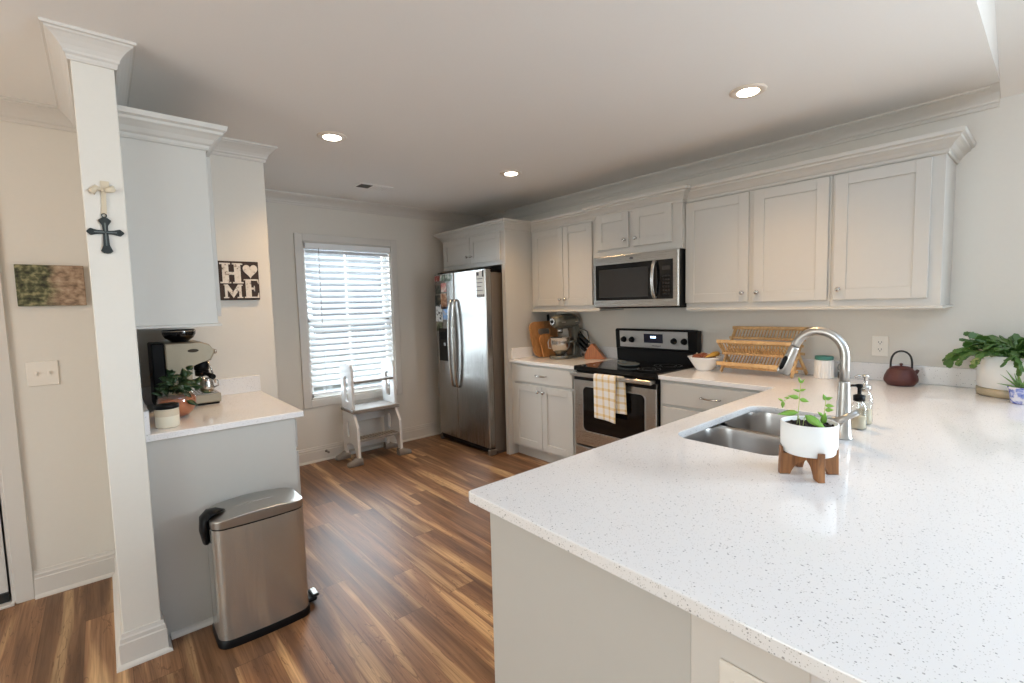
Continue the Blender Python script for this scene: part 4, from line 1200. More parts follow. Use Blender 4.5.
for spec in (
    dict(stem=[(-.040, 0, .01), (-.036, .05, .01), (-.033, .10, .01), (-.030, .150, .005)],
         leaves=[((-.033, .092, .01), (1, -.15, .2), .030, .013), ((-.034, .096, .01), (-1, .25, .2), .036, .014), ((-.032, .120, .01), (-.9, .3, 0), .022, .008), ((-.032, .122, .01), (.8, .4, 0), .020, .008), ((-.030, .148, .005), (-.3, 1, 0), .024, .007), ((-.030, .148, .005), (.5, .8, 0), .020, .006)]),
    dict(stem=[(-.030, 0, .025), (-.034, .03, .025), (-.040, .050, .025)],
         leaves=[((-.036, .048, .025), (-1, -.10, .25), .066, .018)]),
    dict(stem=[(-.034, .098, .01), (-.070, .092, .01), (-.088, .080, .01)],
         leaves=[((-.066, .093, .01), (-.9, .1, .1), .018, .007), ((-.088, .080, .01), (-.8, .5, .1), .020, .007), ((-.088, .080, .01), (-.1, -1, .1), .026, .010)]),
    dict(stem=[(-.02, 0, .03), (-.016, .03, .03), (-.010, .040, .035)],
         leaves=[((-.014, .042, .035), (.85, -.46, .35), .078, .023)]),
    dict(stem=[(.042, 0, .02), (.046, .035, .02), (.050, .075, .02), (.052, .10, .015)],
         leaves=[((.044, .014, .02), (.15, 1, .3), .042, .015), ((.044, .040, .02), (-.7, .7, .2), .022, .009), ((.050, .062, .02), (.9, .2, .2), .026, .012), ((.051, .078, .02), (.9, .1, .2), .026, .012), ((.052, .095, .015), (-.3, .9, .2), .024, .011), ((.052, .098, .015), (.8, .5, .2), .022, .010)]),
):
    mb = MB(); mb.tube([ppt(*q) for q in spec['stem']], 0.0010, 6)
    sm = mb.build('stem', 'stem', pt)
    for b, d, L, W in spec['leaves']:
        mb = MB(); dd = RT * d[0] + UPV * d[1] + TW * d[2]
        leaf(mb, ppt(*b), dd, TW * 0.8 + UPV * 0.6, L * S, W * .72 * S, 0.1, 0.15)
        mb.build('leaf', 'leaf_bright', sm)

# ------------------------------------------------------------------ soap bottles behind the faucet
def soap(x, y, h, r, label, metal):
    t = thing('soap_bottle', label, 'bottle', (x, y, CT))
    mb = MB(); mb.lathe([(r * .8, 0), (r, 0.004), (r, h * .80), (r * .92, h * .90), (r * .52, h), (r * .52, h + .012)], 28, 'z', (x, y, CT)); g = mb.build('bottle', 'jar_glass', t)
    mb = MB(); mb.lathe([(r * .86, 0.004), (r * .90, 0.008), (r * .90, h * .45), (.001, h * .45)], 24, 'z', (x, y, CT)); mb.build('soap', 'soap', t)
    m = 'chrome' if metal else 'black'
    mb = MB(); mb.lathe([(r * .62, h + .002), (r * .74, h + .003), (r * .74, h + .024), (r * .3, h + .028), (.0065, h + .030), (.0065, h + .052), (.011, h + .056), (.011, h + .066), (.004, h + .068)], 20, 'z', (x, y, CT))
    mb.tube([(x, y, CT + h + .061), (x - .018, y + .022, CT + h + .062), (x - .024, y + .030, CT + h + .055)], .0045, 8)
    mb.build('pump', m, t)
    return t
soap(2.165, 0.487, 0.105, 0.026, 'clear soap bottle with black pump nearest the faucet', False)
soap(2.262, 0.490, 0.130, 0.026, 'clear soap bottle with metal pump behind the black-pump one', True)

# small chrome pepper mill by the wall
t = thing('salt_shaker', 'small metal and glass shaker by the backsplash next to the canister', 'shaker', (3.45, 0.872, CT))
mb = MB(); mb.lathe([(0.022, 0), (0.024, 0.004), (0.022, 0.05), (0.020, 0.055)], 20, 'z', (3.45, 0.872, CT)); mb.build('body', 'jar_glass', t)
mb = MB(); mb.lathe([(0.019, 0.001), (0.019, 0.035), (.001, .036)], 16, 'z', (3.45, 0.872, CT + .003)); mb.build('filling', 'brass', t)
mb = MB(); mb.lathe([(0.021, 0), (0.023, 0.01), (0.019, 0.028), (0.010, 0.040), (0.001, 0.043)], 20, 'z', (3.45, 0.872, CT + .0555)); mb.build('cap', 'chrome', t)

# ------------------------------------------------------------------ white canister with teal lid
t = thing('ribbed_canister', 'white ribbed ceramic canister with a teal lid', 'canister', (3.41, 0.955, CT))
mb = MB()
v = []; n = 72
rows = [(0.048, 0), (0.052, 0.004), (0.052, 0.110), (0.049, 0.114)]
for k, (r, z) in enumerate(rows):
    for i in range(n):
        a = 2 * PI * i / n; rr = r + (0.0012 * (1 if (i // 2) % 2 == 0 else -1) if 0 < k < 3 else 0)
        v.append((3.41 + rr * math.cos(a), 0.955 + rr * math.sin(a), CT + z))
mb._add(v, [(k * n + i, k * n + (i + 1) % n, (k + 1) * n + (i + 1) % n, (k + 1) * n + i) for k in range(3) for i in range(n)] + [tuple(range(n)), tuple(3 * n + i for i in range(n))])
mb.build('body', 'ceramic', t)
mb = MB(); mb.lathe([(0.046, 0.114), (0.050, 0.117), (0.051, 0.134), (0.047, 0.139), (0.001, 0.141)], 40, 'z', (3.41, 0.955, CT)); mb.build('lid', 'teal', t)

# ------------------------------------------------------------------ teapot
tx, ty = 3.390, 0.572
t = thing('cast_iron_teapot', 'dark brown cast iron teapot with a black arched handle', 'teapot', (tx, ty, CT))
mb = MB(); mb.lathe([(0.058, 0), (0.062, 0.003), (0.076, 0.022), (0.078, 0.034), (0.074, 0.054), (0.062, 0.082), (0.050, 0.096), (0.042, 0.100), (0.001, 0.101)], 44, 'z', (tx, ty, CT)); bd = mb.build('body', 'iron_red', t)
mb = MB(); mb.lathe([(0.041, 0.1005), (0.041, 0.104), (0.028, 0.107), (0.006, 0.108), (0.005, 0.112), (0.0085, 0.116), (0.0085, 0.121), (0.003, 0.124)], 28, 'z', (tx, ty, CT)); mb.build('lid', 'iron_red', t)
dr_ = Vector((0.55, -0.83, 0))
c0 = Vector((tx, ty, CT))
mb = MB(); mb.tube([c0 + dr_ * 0.056 + UPV * 0.062, c0 + dr_ * 0.074 + UPV * 0.074, c0 + dr_ * 0.082 + UPV * 0.086], [0.014, 0.010, 0.0075], 14); mb.build('spout', 'iron_red', t)
hd_ = Vector((0.10, -0.995, 0))
mb = MB()
pts = [c0 + hd_ * (-0.047 * math.cos(PI * k / 20)) + UPV * (0.100 + 0.092 * math.sin(PI * k / 20) ** 0.62) for k in range(21)]
pts = [c0 - hd_ * 0.044 + UPV * 0.086] + pts + [c0 + hd_ * 0.044 + UPV * 0.086]
mb.tube(pts, 0.0050, 12); mb.build('handle', 'black_iron', t)
for sg in (-1, 1):
    mb = MB(); mb.tube([c0 + hd_ * (sg * 0.040) + UPV * 0.090, c0 + hd_ * (sg * 0.047) + UPV * 0.100], 0.0075, 10)
    mb.build('handle_lug', 'iron_red', t)

# ------------------------------------------------------------------ holiday cactus
cx, cy = 3.355, 0.130
t = thing('holiday_cactus_planter', 'bushy holiday cactus in a white planter with a wood base', 'plant', (cx, cy, CT))
mb = MB(); mb.lathe([(0.128, 0.002), (0.134, 0.006), (0.135, 0.036), (0.131, 0.040)], 48, 'z', (cx, cy, CT)); mb.lathe([(0.12, 0), (0.12, 0.01)], 32, 'z', (cx, cy, CT)); mb.build('base', 'planter_base', t)
mb = MB(); mb.lathe([(0.128, 0.0405), (0.132, 0.043), (0.137, 0.198), (0.134, 0.201), (0.128, 0.198), (0.127, 0.182), (0.001, 0.182)], 48, 'z', (cx, cy, CT)); mb.build('pot', 'ceramic', t)
mb = MB(); mb.lathe([(0.126, 0.178), (0.126, 0.185), (0.06, 0.193), (0.001, 0.194)], 32, 'z', (cx, cy, CT)); mb.build('soil', 'soil', t)
mb = MB()
r2 = random.Random(21)
for k in range(190):
    a = 2 * PI * k / 190 * 3.0 + r2.uniform(-.3, .3)
    dirh = Vector((math.cos(a), math.sin(a), 0))
    r0 = r2.uniform(0.0, 0.10) if k % 4 else r2.uniform(0.095, 0.115)
    P = Vector((cx, cy, CT + 0.188)) + dirh * r0
    el = r2.uniform(0.30, 1.35) if k % 4 else r2.uniform(0.35, 0.7)
    segn = r2.choice((3, 4, 4, 5))
    if k % 4 == 0: segn = 5
    if dirh.x > 0.25: segn = min(segn, 3); el = max(el, 1.15)
    tw_ = r2.uniform(-.7, .7)
    for j_ in range(segn):
        d = dirh * math.cos(el) + UPV * math.sin(el)
        nn = UPV * math.cos(el) - dirh * math.sin(el)
        sidev = dirh.cross(UPV)
        nn = nn * math.cos(tw_) + sidev * math.sin(tw_)
        el = max(el, -1.25)
        tip = P + d * 0.036
        if j_ and tip.z < CT + 0.207 and (tip - Vector((cx, cy, tip.z))).length < 0.152: break
        P2 = seg_leaf(mb, P, d, nn, r2.uniform(0.034, 0.046), r2.uniform(0.014, 0.020))
        if P2.x > 3.49 or (P2.z < CT + 0.205 and (P2 - Vector((cx, cy, P2.z))).length < 0.150): break
        P = P2
        el -= r2.uniform(0.16, 0.46) if k % 4 else r2.uniform(0.25, 0.55)
        dirh = (dirh + sidev * r2.uniform(-.25, .25)).normalized(); tw_ += r2.uniform(-.35, .35)
mb.build('foliage', 'leaf_dark', t)

# small blue and white pot with aloe
sx_, sy_ = 3.140, 0.098
t = thing('small_aloe_pot', 'small blue and white patterned pot with a spiky green aloe', 'plant', (sx_, sy_, CT))
mb = MB(); mb.lathe([(0.030, 0), (0.034, 0.003), (0.043, 0.066), (0.046, 0.070), (0.046, 0.076), (0.042, 0.076), (0.041, 0.068), (0.001, 0.068)], 36, 'z', (sx_, sy_, CT)); mb.build('pot', 'blue_pot', t)
mb = MB(); mb.lathe([(0.0405, 0.064), (0.0405, 0.069), (0.001, 0.072)], 24, 'z', (sx_, sy_, CT)); mb.build('soil', 'soil', t)
for k, (a, el, L) in enumerate(((1.75, .22, .075), (1.7, .75, .085), (1.2, 1.0, .09), (3.6, 1.2, .08), (0.3, .9, .08), (4.6, .8, .07), (5.4, 1.1, .085), (1.9, 1.3, .07), (3.2, .6, .06))):
    d = Vector((math.cos(a) * math.cos(el), math.sin(a) * math.cos(el), math.sin(el)))
    b = Vector((sx_, sy_, CT + 0.070)) + Vector((math.cos(a), math.sin(a), 0)) * 0.008
    mb = MB(); mb.tube([b, b + d * L * .35 + UPV * .002, b + d * L * .7 + UPV * .001, b + d * L], [0.0065, 0.006, 0.0035, 0.0006], 8, flat=(1.2, 0.6)); mb.build('leaf', 'aloe', t)

# ------------------------------------------------------------------ bamboo dish rack
t = thing('bamboo_dish_rack', 'two-tier folding bamboo dish rack on the counter by the wall', 'dish rack', (3.36, 1.32, CT))
ya, yb = 1.540, 1.070
FB, FT, BB, BT = (3.237, CT + .0085), (3.220, 1.137), (3.463, CT + .0085), (3.470, 1.222)
def xz(p, y): return (p[0], y, p[1])
for y in (ya - .012, yb + .012):
    mb = MB(); mb.bar(xz(FB, y), xz((3.462, 1.215), y), 0.014, 0.024, 0.003); mb.build('leg', 'bamboo', t)
for y in (ya + .003, yb - .003):
    mb = MB(); mb.bar(xz(BB, y), xz(FT, y), 0.014, 0.024, 0.003); mb.build('leg', 'bamboo', t)
def rail_(p, h=0.020, w=0.012): 
    mb = MB(); mb.bar(xz(p, ya + .01), xz(p, yb - .01), w, h, 0.002); mb.build('rail', 'bamboo', t)
A1, A2 = (3.462, 1.218), (3.410, 1.150)         # rear rack top / bottom
B1, B2 = (3.215, 1.137), (3.300, 1.048)         # front rack top / bottom
C1, C2 = (3.215, 0.985), (3.285, 0.955)         # lower shelf front lip
D1 = (3.400, 1.060)
for p, h in ((A1, .024), (A2, .018), (B1, .022), (B2, .018), (C1, .026), (C2, .016), (D1, .018), ((3.385, 0.965), .016), ((3.375, 1.112), .016)): rail_(p, h)
nsl = 22
for nm, segs in (('rear_slats', ((A1, A2),)), ('front_slats', ((B1, B2), (B2, (3.375, 1.112)))), ('shelf_slats', ((C1, C2), (C2, (3.385, .965)), (C2, D1)))):
    mb = MB()
    for k in range(nsl):
        y = ya - .022 + (yb - ya + .044) * k / (nsl - 1)
        for p, q in segs:
            mb.bar(xz(p, y), xz(q, y), 0.006, 0.006)
    mb.build(nm, 'bamboo', t)

# ------------------------------------------------------------------ fruit bowl
bx, by = 3.285, 1.672
t = thing('fruit_bowl', 'white bowl holding onions and a banana beside the stove', 'bowl', (bx, by, CT))
mb = MB(); mb.lathe([(0.045, 0), (0.05, 0.003), (0.072, 0.030), (0.108, 0.088), (0.117, 0.100), (0.113, 0.101), (0.102, 0.088), (0.066, 0.036), (0.040, 0.010), (0.001, 0.008)], 44, 'z', (bx, by, CT)); mb.build('bowl', 'ceramic', t)
for q, (dx, dy, dz, r) in enumerate(((-.052, .030, .092, .036), (-.028, -.040, .090, .034), (.032, .040, .090, .034), (.042, -.028, .088, .034), (.0, .0, .100, .032))):
    o = thing('onion', ['brown onion at the front of the white bowl', 'brown onion beside the banana in the white bowl', 'brown onion nearest the stove in the white bowl', 'brown onion at the back of the white bowl', 'brown onion in the middle of the white bowl'][q], 'onion', (bx + dx, by + dy, CT + dz), group='onions in the white bowl')
    mb = MB(); mb.ball(o.location, r, 20, 12, 1, 1, 0.85); mb.build('bulb', 'onion', o)
    mb = MB(); mb.lathe([(r * .30, r * .74), (r * .14, r * .92), (r * .10, r * 1.10), (.001, r * 1.12)], 10, 'z', o.location); mb.build('neck', 'planter_base', o)
mb = MB()
pts = []
for k in range(9):
    a = -0.9 + 1.8 * k / 8
    pts.append((bx + 0.01 + 0.02 * math.cos(a), by - 0.088 + 0.006 * k * 0, CT + 0.105 + 0.022 * math.cos(a)))
pts = [(bx - 0.085 + 0.021 * k, by - 0.052 - 0.036 * math.sin(PI * k / 8), CT + 0.104 + 0.022 * math.sin(PI * k / 8)) for k in range(9)]
mb.tube(pts, [0.004, 0.011, 0.015, 0.017, 0.0175, 0.017, 0.015, 0.010, 0.005], 10); tag(mb.build('banana', 'banana'), 'yellow banana lying on the rim of the onion bowl', 'banana')

# ------------------------------------------------------------------ stand mixer
mx_, my_ = 3.325, 3.045
t = thing('stand_mixer', 'silver stand mixer with a steel bowl next to the knife block', 'stand mixer', (mx_, my_, CT))
def ml(x, y, z): return (mx_ + x, my_ + y, CT + z)     # front of the mixer faces -x
mb = MB()
pl_ = [(mx_ - 0.21 + 0.0, my_)]
base = []
for k in range(13):
    a = PI / 2 + PI * k / 12
    base.append((mx_ - 0.10 + 0.105 * math.cos(a), my_ + 0.105 * math.sin(a)))
base += [(mx_ + 0.10, my_ - 0.085), (mx_ + 0.155, my_ - 0.07), (mx_ + 0.165, my_), (mx_ + 0.155, my_ + 0.07), (mx_ + 0.10, my_ + 0.085)]
mb.prism(base, CT, CT + 0.030, 0.008, 3); mb.build('base', 'mixer', t)
mb = MB(); rings = []
for z, x0, x1, w in ((0.030, 0.03, 0.150, 0.060), (0.08, 0.045, 0.150, 0.052), (0.16, 0.055, 0.150, 0.046), (0.245, 0.05, 0.140, 0.048), (0.30, 0.03, 0.130, 0.055)):
    rings.append([ml(x, y, z) for x, y in rrect(x0, x1, -w, w, 0.03, 4)])
loft(mb, rings); mb.build('column', 'mixer', t)
mb = MB(); rings = []
for x, r, dz in ((-0.190, 0.030, 0), (-0.186, 0.046, 0), (-0.16, 0.060, 0), (-0.08, 0.068, 0), (0.04, 0.068, 0.002), (0.10, 0.060, 0.0), (0.140, 0.042, -0.004), (0.150, 0.02, -0.006)):
    rings.append([ml(x, r * math.cos(2 * PI * k / 20), 0.342 + dz + r * 1.05 * math.sin(2 * PI * k / 20)) for k in range(20)])
loft(mb, rings); hd = mb.build('motor_head', 'mixer', t)
mb = MB(); mb.cyl(ml(-0.188, 0, 0.345), 0.030, 0.016, 24, '-x', 0.003); hb = mb.build('attachment_hub', 'chrome', hd)
mb = MB(); mb.cyl(ml(-0.2042, 0, 0.345), 0.015, 0.003, 20, '-x'); mb.build('hub_cap', 'black', hb)
mb = MB(); mb.cyl(ml(-0.10, 0, 0.235), 0.028, 0.045, 20); mb.build('beater_shaft', 'chrome', hd)
mb = MB(); mb.box(mx_ - 0.14, mx_ + 0.10, my_ - 0.0665, my_ + 0.0665, CT + 0.335, CT + 0.342, 0.002); mb.build('trim_band', 'chrome', hd)
mb = MB(); mb.lathe([(0.040, 0), (0.045, 0.004), (0.046, 0.012), (0.066, 0.030), (0.092, 0.075), (0.099, 0.125), (0.100, 0.160), (0.104, 0.163), (0.101, 0.165), (0.097, 0.160), (0.090, 0.075), (0.05, 0.02), (0.001, 0.016)], 40, 'z', ml(-0.10, 0, 0.032)); bw = mb.build('bowl', 'chrome', t)
mb = MB(); mb.tube([ml(-0.10, 0.098, 0.165), ml(-0.115, 0.128, 0.172), ml(-0.118, 0.141, 0.14), ml(-0.115, 0.134, 0.09), ml(-0.105, 0.09, 0.085)], 0.006, 10); mb.build('handle', 'steel', bw)
for sg in (-1, 1):
    mb = MB(); mb.tube([ml(0.06, sg * 0.05, 0.165), ml(0.0, sg * 0.108, 0.160), ml(-0.10, sg * 0.112, 0.158)], 0.009, 8); mb.build('bowl_arm', 'mixer', t)
mb = MB(); mb.tube([ml(0.12, -0.056, 0.24), ml(0.13, -0.078, 0.18), ml(0.10, -0.080, 0.10)], 0.007, 8); mb.build('lift_lever', 'black', t)
mb = MB(); mb.tube([ml(0.150, -0.03, 0.27), ml(0.165, -0.105, 0.24), ml(0.172, -0.125, 0.15), ml(0.175, -0.12, 0.02), ml(0.178, -0.06, 0.005)], 0.004, 8); mb.build('power_cord', 'black', t)

# ------------------------------------------------------------------ cutting boards
def board(label, xc, y, w, h, r, tilt, m, slot=None, grp=None, shape=None):
    t = thing('cutting_board', label, 'cutting board', (xc, y, CT + 0.001))
    mb = MB()
    mb.M = Matrix.Translation((xc, y, CT + 0.0035)) @ Matrix.Rotation(-tilt, 4, 'X') @ Matrix(((1, 0, 0, 0), (0, 0, 1, 0), (0, 1, 0, 0), (0, 0, 0, 1)))
    o = shape or rrect(-w / 2, w / 2, 0, h, r, 8)
    if slot:
        mb.holed(o, rrect(*slot), -0.0085, 0.0085)
    else:
        mb.prism(o, -0.0085, 0.0085, 0.002)
    mb.build('board', m, t)
board('large rounded wooden cutting board with a handle slot, leaning on the side panel', 3.268, 3.248, 0.36, 0.345, 0.075, math.radians(13), 'board', (-0.085, 0.085, 0.215, 0.275, 0.028, 4))
bread = [(-0.085, 0.0), (0.085, 0.0), (0.088, 0.12)] + [(0.0 + 0.105 * math.cos(k * PI / 12), 0.150 + 0.075 * math.sin(k * PI / 12)) for k in range(0, 13)] + [(-0.088, 0.12)]
board('small bread-shaped wooden board standing in front of the larger board', 3.245, 3.205, 0.2, 0.2, 0.02, math.radians(12), 'board2', shape=bread)
t = thing('spatula', 'black utensil handle sticking up behind the cutting boards', 'utensil', (3.43, 3.345, CT + 0.002))
mb = MB(); mb.tube([(3.40, 3.347, CT + .16), (3.388, 3.350, CT + 0.30), (3.38, 3.352, CT + 0.405)], [0.006, 0.013, 0.015], 10, flat=(1.1, .6)); mb.build('handle', 'black', t)
mb = MB(); mb.box(3.39, 3.46, 3.342, 3.346, CT + 0.002, CT + 0.10, 0.0015); mb.tube([(3.42, 3.344, CT + .095), (3.40, 3.347, CT + .165)], .005, 8); mb.build('blade', 'black', t)

# ------------------------------------------------------------------ knife block
kx, ky = 3.385, 2.765
t = thing('knife_block', 'slanted orange-brown wooden knife block', 'knife block', (kx, ky, CT))
KD = Vector((-0.42, 0.907, 0)).normalized()          # slots face this way (towards image left)
KS = Vector((KD.y, -KD.x, 0))
KM = Matrix(((KD.x, KS.x, 0, kx), (KD.y, KS.y, 0, ky), (0, 0, 1, CT), (0, 0, 0, 1)))
mb = MB(); mb.M = KM @ Matrix(((1, 0, 0, 0), (0, 0, 1, 0), (0, 1, 0, 0), (0, 0, 0, 1)))
mb.prism([(-0.105, 0.0), (0.085, 0.0), (0.085, 0.040), (0.030, 0.135), (0.008, 0.135)], -0.045, 0.045, 0.003)
mb.build('block', 'block', t)
sd = Vector((0.70, 0, 0.71)).normalized()             # handle direction in block coordinates
for q, (s_, off, L, w_) in enumerate(((0.86, -.024, .125, .012), (0.86, .010, .125, .012), (0.52, -.026, .115, .011), (0.52, .004, .115, .011), (0.52, .030, .105, .010), (0.22, -.033, .095, .0085), (0.22, -.011, .095, .0085), (0.22, .011, .095, .0085), (0.22, .033, .095, .0085))):
    bx_, bz_ = 0.085 + (0.030 - 0.085) * s_, 0.040 + (0.135 - 0.040) * s_
    b = KM @ Vector((bx_, off, bz_)); e = KM.to_3x3() @ sd
    names = ['large knife with the highest black handle in the block', 'large black-handled knife beside the highest one', 'middle row black-handled knife nearest the room', 'middle row black-handled knife at the centre of the block', 'middle row black-handled knife nearest the wall', 'lowest row steak knife nearest the room', 'lowest row steak knife second from the room', 'lowest row steak knife second from the wall', 'lowest row steak knife nearest the wall']
    kn = thing('kitchen_knife', names[q], 'knife', b, group='black-handled knives in the wooden block')
    mb = MB(); L *= 1.2; w_ *= 1.18; mb.tube([b + e * (w_ + .003), b + e * (w_ + .016), b + e * L * .6, b + e * L * .95, b + e * L], [w_ * .8, w_, w_ * .95, w_ * 1.15, w_ * .7], 10, flat=(.68, 1.0)); mb.build('handle', 'black', kn)
    mb = MB(); mb.tube([b + e * (w_ * .9), b + e * (w_ * .9 + .006)], w_ * .75, 8, flat=(.5, 1.0)); mb.build('bolster', 'chrome', kn)

# ------------------------------------------------------------------ espresso machine (front faces +x)
t = thing('espresso_machine', 'champagne steel espresso machine with a black bean hopper', 'coffee machine', (0.30, 3.13, CT))
EX0, EX1, EY0, EY1 = 0.165, 0.475, 3.06, 3.33
mb = MB(); mb.M = Matrix(((1, 0, 0, 0), (0, 0, 1, 0), (0, 1, 0, 0), (0, 0, 0, 1)))
mb.prism([(0.240, CT + 0.075), (0.350, CT + 0.075), (0.350, CT + 0.220), (0.370, CT + 0.235), (0.445, CT + 0.245), (0.468, CT + 0.295), (0.440, CT + 0.335), (0.400, CT + 0.352), (0.240, CT + 0.352)], EY0, EY1, 0.008, 2)
mb.build('housing', 'espresso_steel', t)
mb = MB(); mb.box(EX0 + .02, 0.2395, EY0 + .004, EY1 - .004, CT + 0.012, CT + 0.352, 0.006); mb.build('water_tank', 'black', t, 'black water tank at the back')
mb = MB(); mb.box(0.240, 0.345, EY0 + .002, EY1 - .002, CT + 0.005, CT + 0.0745, 0.003); mb.build('lower_body', 'espresso_steel', t)
mb = MB(); mb.box(0.3455, 0.482, EY0 + 0.005, EY1 - 0.005, CT + 0.010, CT + 0.058, 0.006, 2); tr_ = mb.build('drip_tray', 'espresso_steel', t)
mb = MB()
for k in range(8): mb.box(0.362 + k * .0145, 0.370 + k * .0145, EY0 + .03, EY1 - .03, CT + 0.0582, CT + 0.0615)
mb.box(0.356, 0.474, EY0 + .022, EY0 + .03, CT + .0582, CT + .0615).box(0.356, 0.474, EY1 - .03, EY1 - .022, CT + .0582, CT + .0615)
mb.build('drip_grate', 'chrome', tr_)
mb = MB(); mb.box(EX0 + .03, 0.472, EY0 + .01, EY1 - .01, CT, CT + 0.0095); mb.build('foot', 'black', t)
mb = MB(); mb.lathe([(0.040, 0), (0.045, 0.006), (0.066, 0.022), (0.076, 0.042), (0.078, 0.062), (0.072, 0.067), (0.001, 0.069)], 36, 'z', (0.318, 3.16, CT + 0.3525)); hp = mb.build('bean_hopper', 'black_gloss', t)
mb = MB(); mb.lathe([(0.0775, 0.055), (0.0800, 0.058), (0.0785, 0.062)], 36, 'z', (0.318, 3.16, CT + 0.3525)); mb.build('hopper_rim', 'chrome', hp)
mb = MB(); mb.cyl((0.405, 3.12, CT + 0.190), 0.036, 0.050, 28, 'z', 0.004); gh = mb.build('group_head', 'black', t)
mb = MB(); mb.cyl((0.405, 3.12, CT + 0.158), 0.034, 0.0315, 28, 'z', 0.004); mb.tube([(0.410, 3.10, CT + .176), (0.425, 3.05, CT + .170), (0.440, 3.00, CT + .160)], [0.007, 0.012, 0.014], 12); mb.build('portafilter', 'black', t)
mb = MB(); mb.tube([(0.400, 3.12, CT + .158), (0.400, 3.12, CT + .1435)], 0.010, 10); mb.build('portafilter_spout', 'chrome', t)
mb = MB(); mb.tube([(0.425, 3.05, CT + .245), (0.440, 3.047, CT + .20), (0.455, 3.043, CT + .12)], 0.0045, 8); mb.build('steam_wand', 'chrome', t)
mb = MB(); mb.M = Matrix.Translation((0.365, EY0 - 0.0002, CT + 0.305)); mb.lathe([(0.022, 0), (0.022, 0.0015), (0.018, 0.0022)], 24, '-y', (0, 0, 0), 1.15, 0.42); mb.build('badge', 'brass', t)
for y in (3.07, 3.13, 3.27):
    mb = MB(); mb.cyl((0.462, y, CT + 0.292), 0.013, 0.012, 16, 'x', 0.002); mb.build('button', 'chrome', t)
mb = MB(); mb.lathe([(0.022, 0), (0.030, 0.004), (0.036, 0.03), (0.033, 0.05), (0.029, 0.072), (0.031, 0.078), (0.028, 0.078), (0.030, 0.05), (0.032, 0.03), (0.001, 0.006)], 28, 'z', (0.425, 3.13, CT + 0.0622))
jug = thing('milk_jug', 'small steel milk jug on the espresso machine drip tray', 'jug', (0.425, 3.13, CT + 0.0622))
mb.build('body', 'chrome', jug)
mb = MB(); mb.tube([(0.452, 3.125, CT + .132), (0.478, 3.120, CT + .125), (0.480, 3.12, CT + .095), (0.456, 3.125, CT + .085)], 0.004, 8); mb.build('handle', 'chrome', jug)

# ------------------------------------------------------------------ ivy in a glass globe
gx, gy, gr = 0.255, 2.815, 0.082
t = thing('globe_planter', 'trailing green ivy in a round glass and terracotta planter', 'plant', (gx, gy, CT))
def sph(r, a0, a1, n=16): return [(max(.001, r * math.sin(a0 + (a1 - a0) * k / n)), r - r * math.cos(a0 + (a1 - a0) * k / n)) for k in range(n + 1)]
mb = MB(); mb.lathe([(p[0], p[1] + .001) for p in sph(gr, 0.35, 2.42)], 40, 'z', (gx, gy, CT - gr * (1 - math.cos(.35)))); mb.bm.faces.ensure_lookup_table(); gl_ = mb.build('globe', 'glass', t)
mb = MB(); mb.lathe([(p[0] * .955, p[1] * .97 + .004) for p in sph(gr, 0.36, 1.80)] + [(0.001, gr * 1.17)], 36, 'z', (gx, gy, CT - gr * (1 - math.cos(.35)))); mb.build('pot', 'terracotta', t)
mb = MB(); r3 = random.Random(5)
stems = MB()
for k in range(30):
    a = r3.uniform(0, 2 * PI); el = r3.uniform(0.1, 1.35); L = r3.uniform(0.06, 0.15)
    d = Vector((math.cos(a) * math.cos(el), math.sin(a) * math.cos(el), math.sin(el)))
    if d.x < 0: L *= 0.8
    b = Vector((gx, gy, CT + 0.115)); m_ = b + d * L * 0.6 + UPV * 0.02; e = b + d * L - UPV * 0.035 * (1.4 - el)
    e.x = max(e.x, 0.155)
    stems.tube([b, m_, e], 0.0014, 5)
    for q in (0.45, 0.75, 1.0):
        p = b.lerp(m_, q * 1.6) if q < .62 else m_.lerp(e, (q - .62) / .38)
        ld = (d + Vector((r3.uniform(-.8, .8), r3.uniform(-.8, .8), r3.uniform(-.9, .3)))).normalized()
        if p.x < 0.17: ld.x = abs(ld.x)
        leaf(mb, p, ld, UPV * 0.7 + Vector((r3.uniform(-.5, .5), -0.7, 0)), r3.uniform(0.035, 0.055), r3.uniform(0.013, 0.02), 0.15, 0.3, seg=4)
stems.build('stems', 'leaf_ivy', t)
mb.build('foliage', 'leaf_ivy', t)

# candle jar
jx, jy = 0.196, 2.612
t = thing('candle_jar', 'cream candle jar with a black lid at the front of the coffee counter', 'candle', (jx, jy, CT))
mb = MB(); mb.lathe([(0.040, 0), (0.045, 0.004), (0.045, 0.082), (0.043, 0.084)], 32, 'z', (jx, jy, CT)); mb.build('jar', 'wax', t)
mb = MB(); mb.lathe([(0.0445, 0.0842), (0.0470, 0.086), (0.0470, 0.099), (0.044, 0.102), (0.001, 0.103)], 32, 'z', (jx, jy, CT)); mb.build('lid', 'black', t)
mb = MB()
for k in range(9):
    pass
mb.lathe([(0.0455, 0.052), (0.0456, 0.053), (0.0456, 0.081), (0.0455, 0.082)], 32, 'z', (jx, jy, CT)); mb.build('label_band', 'ribbon', t)

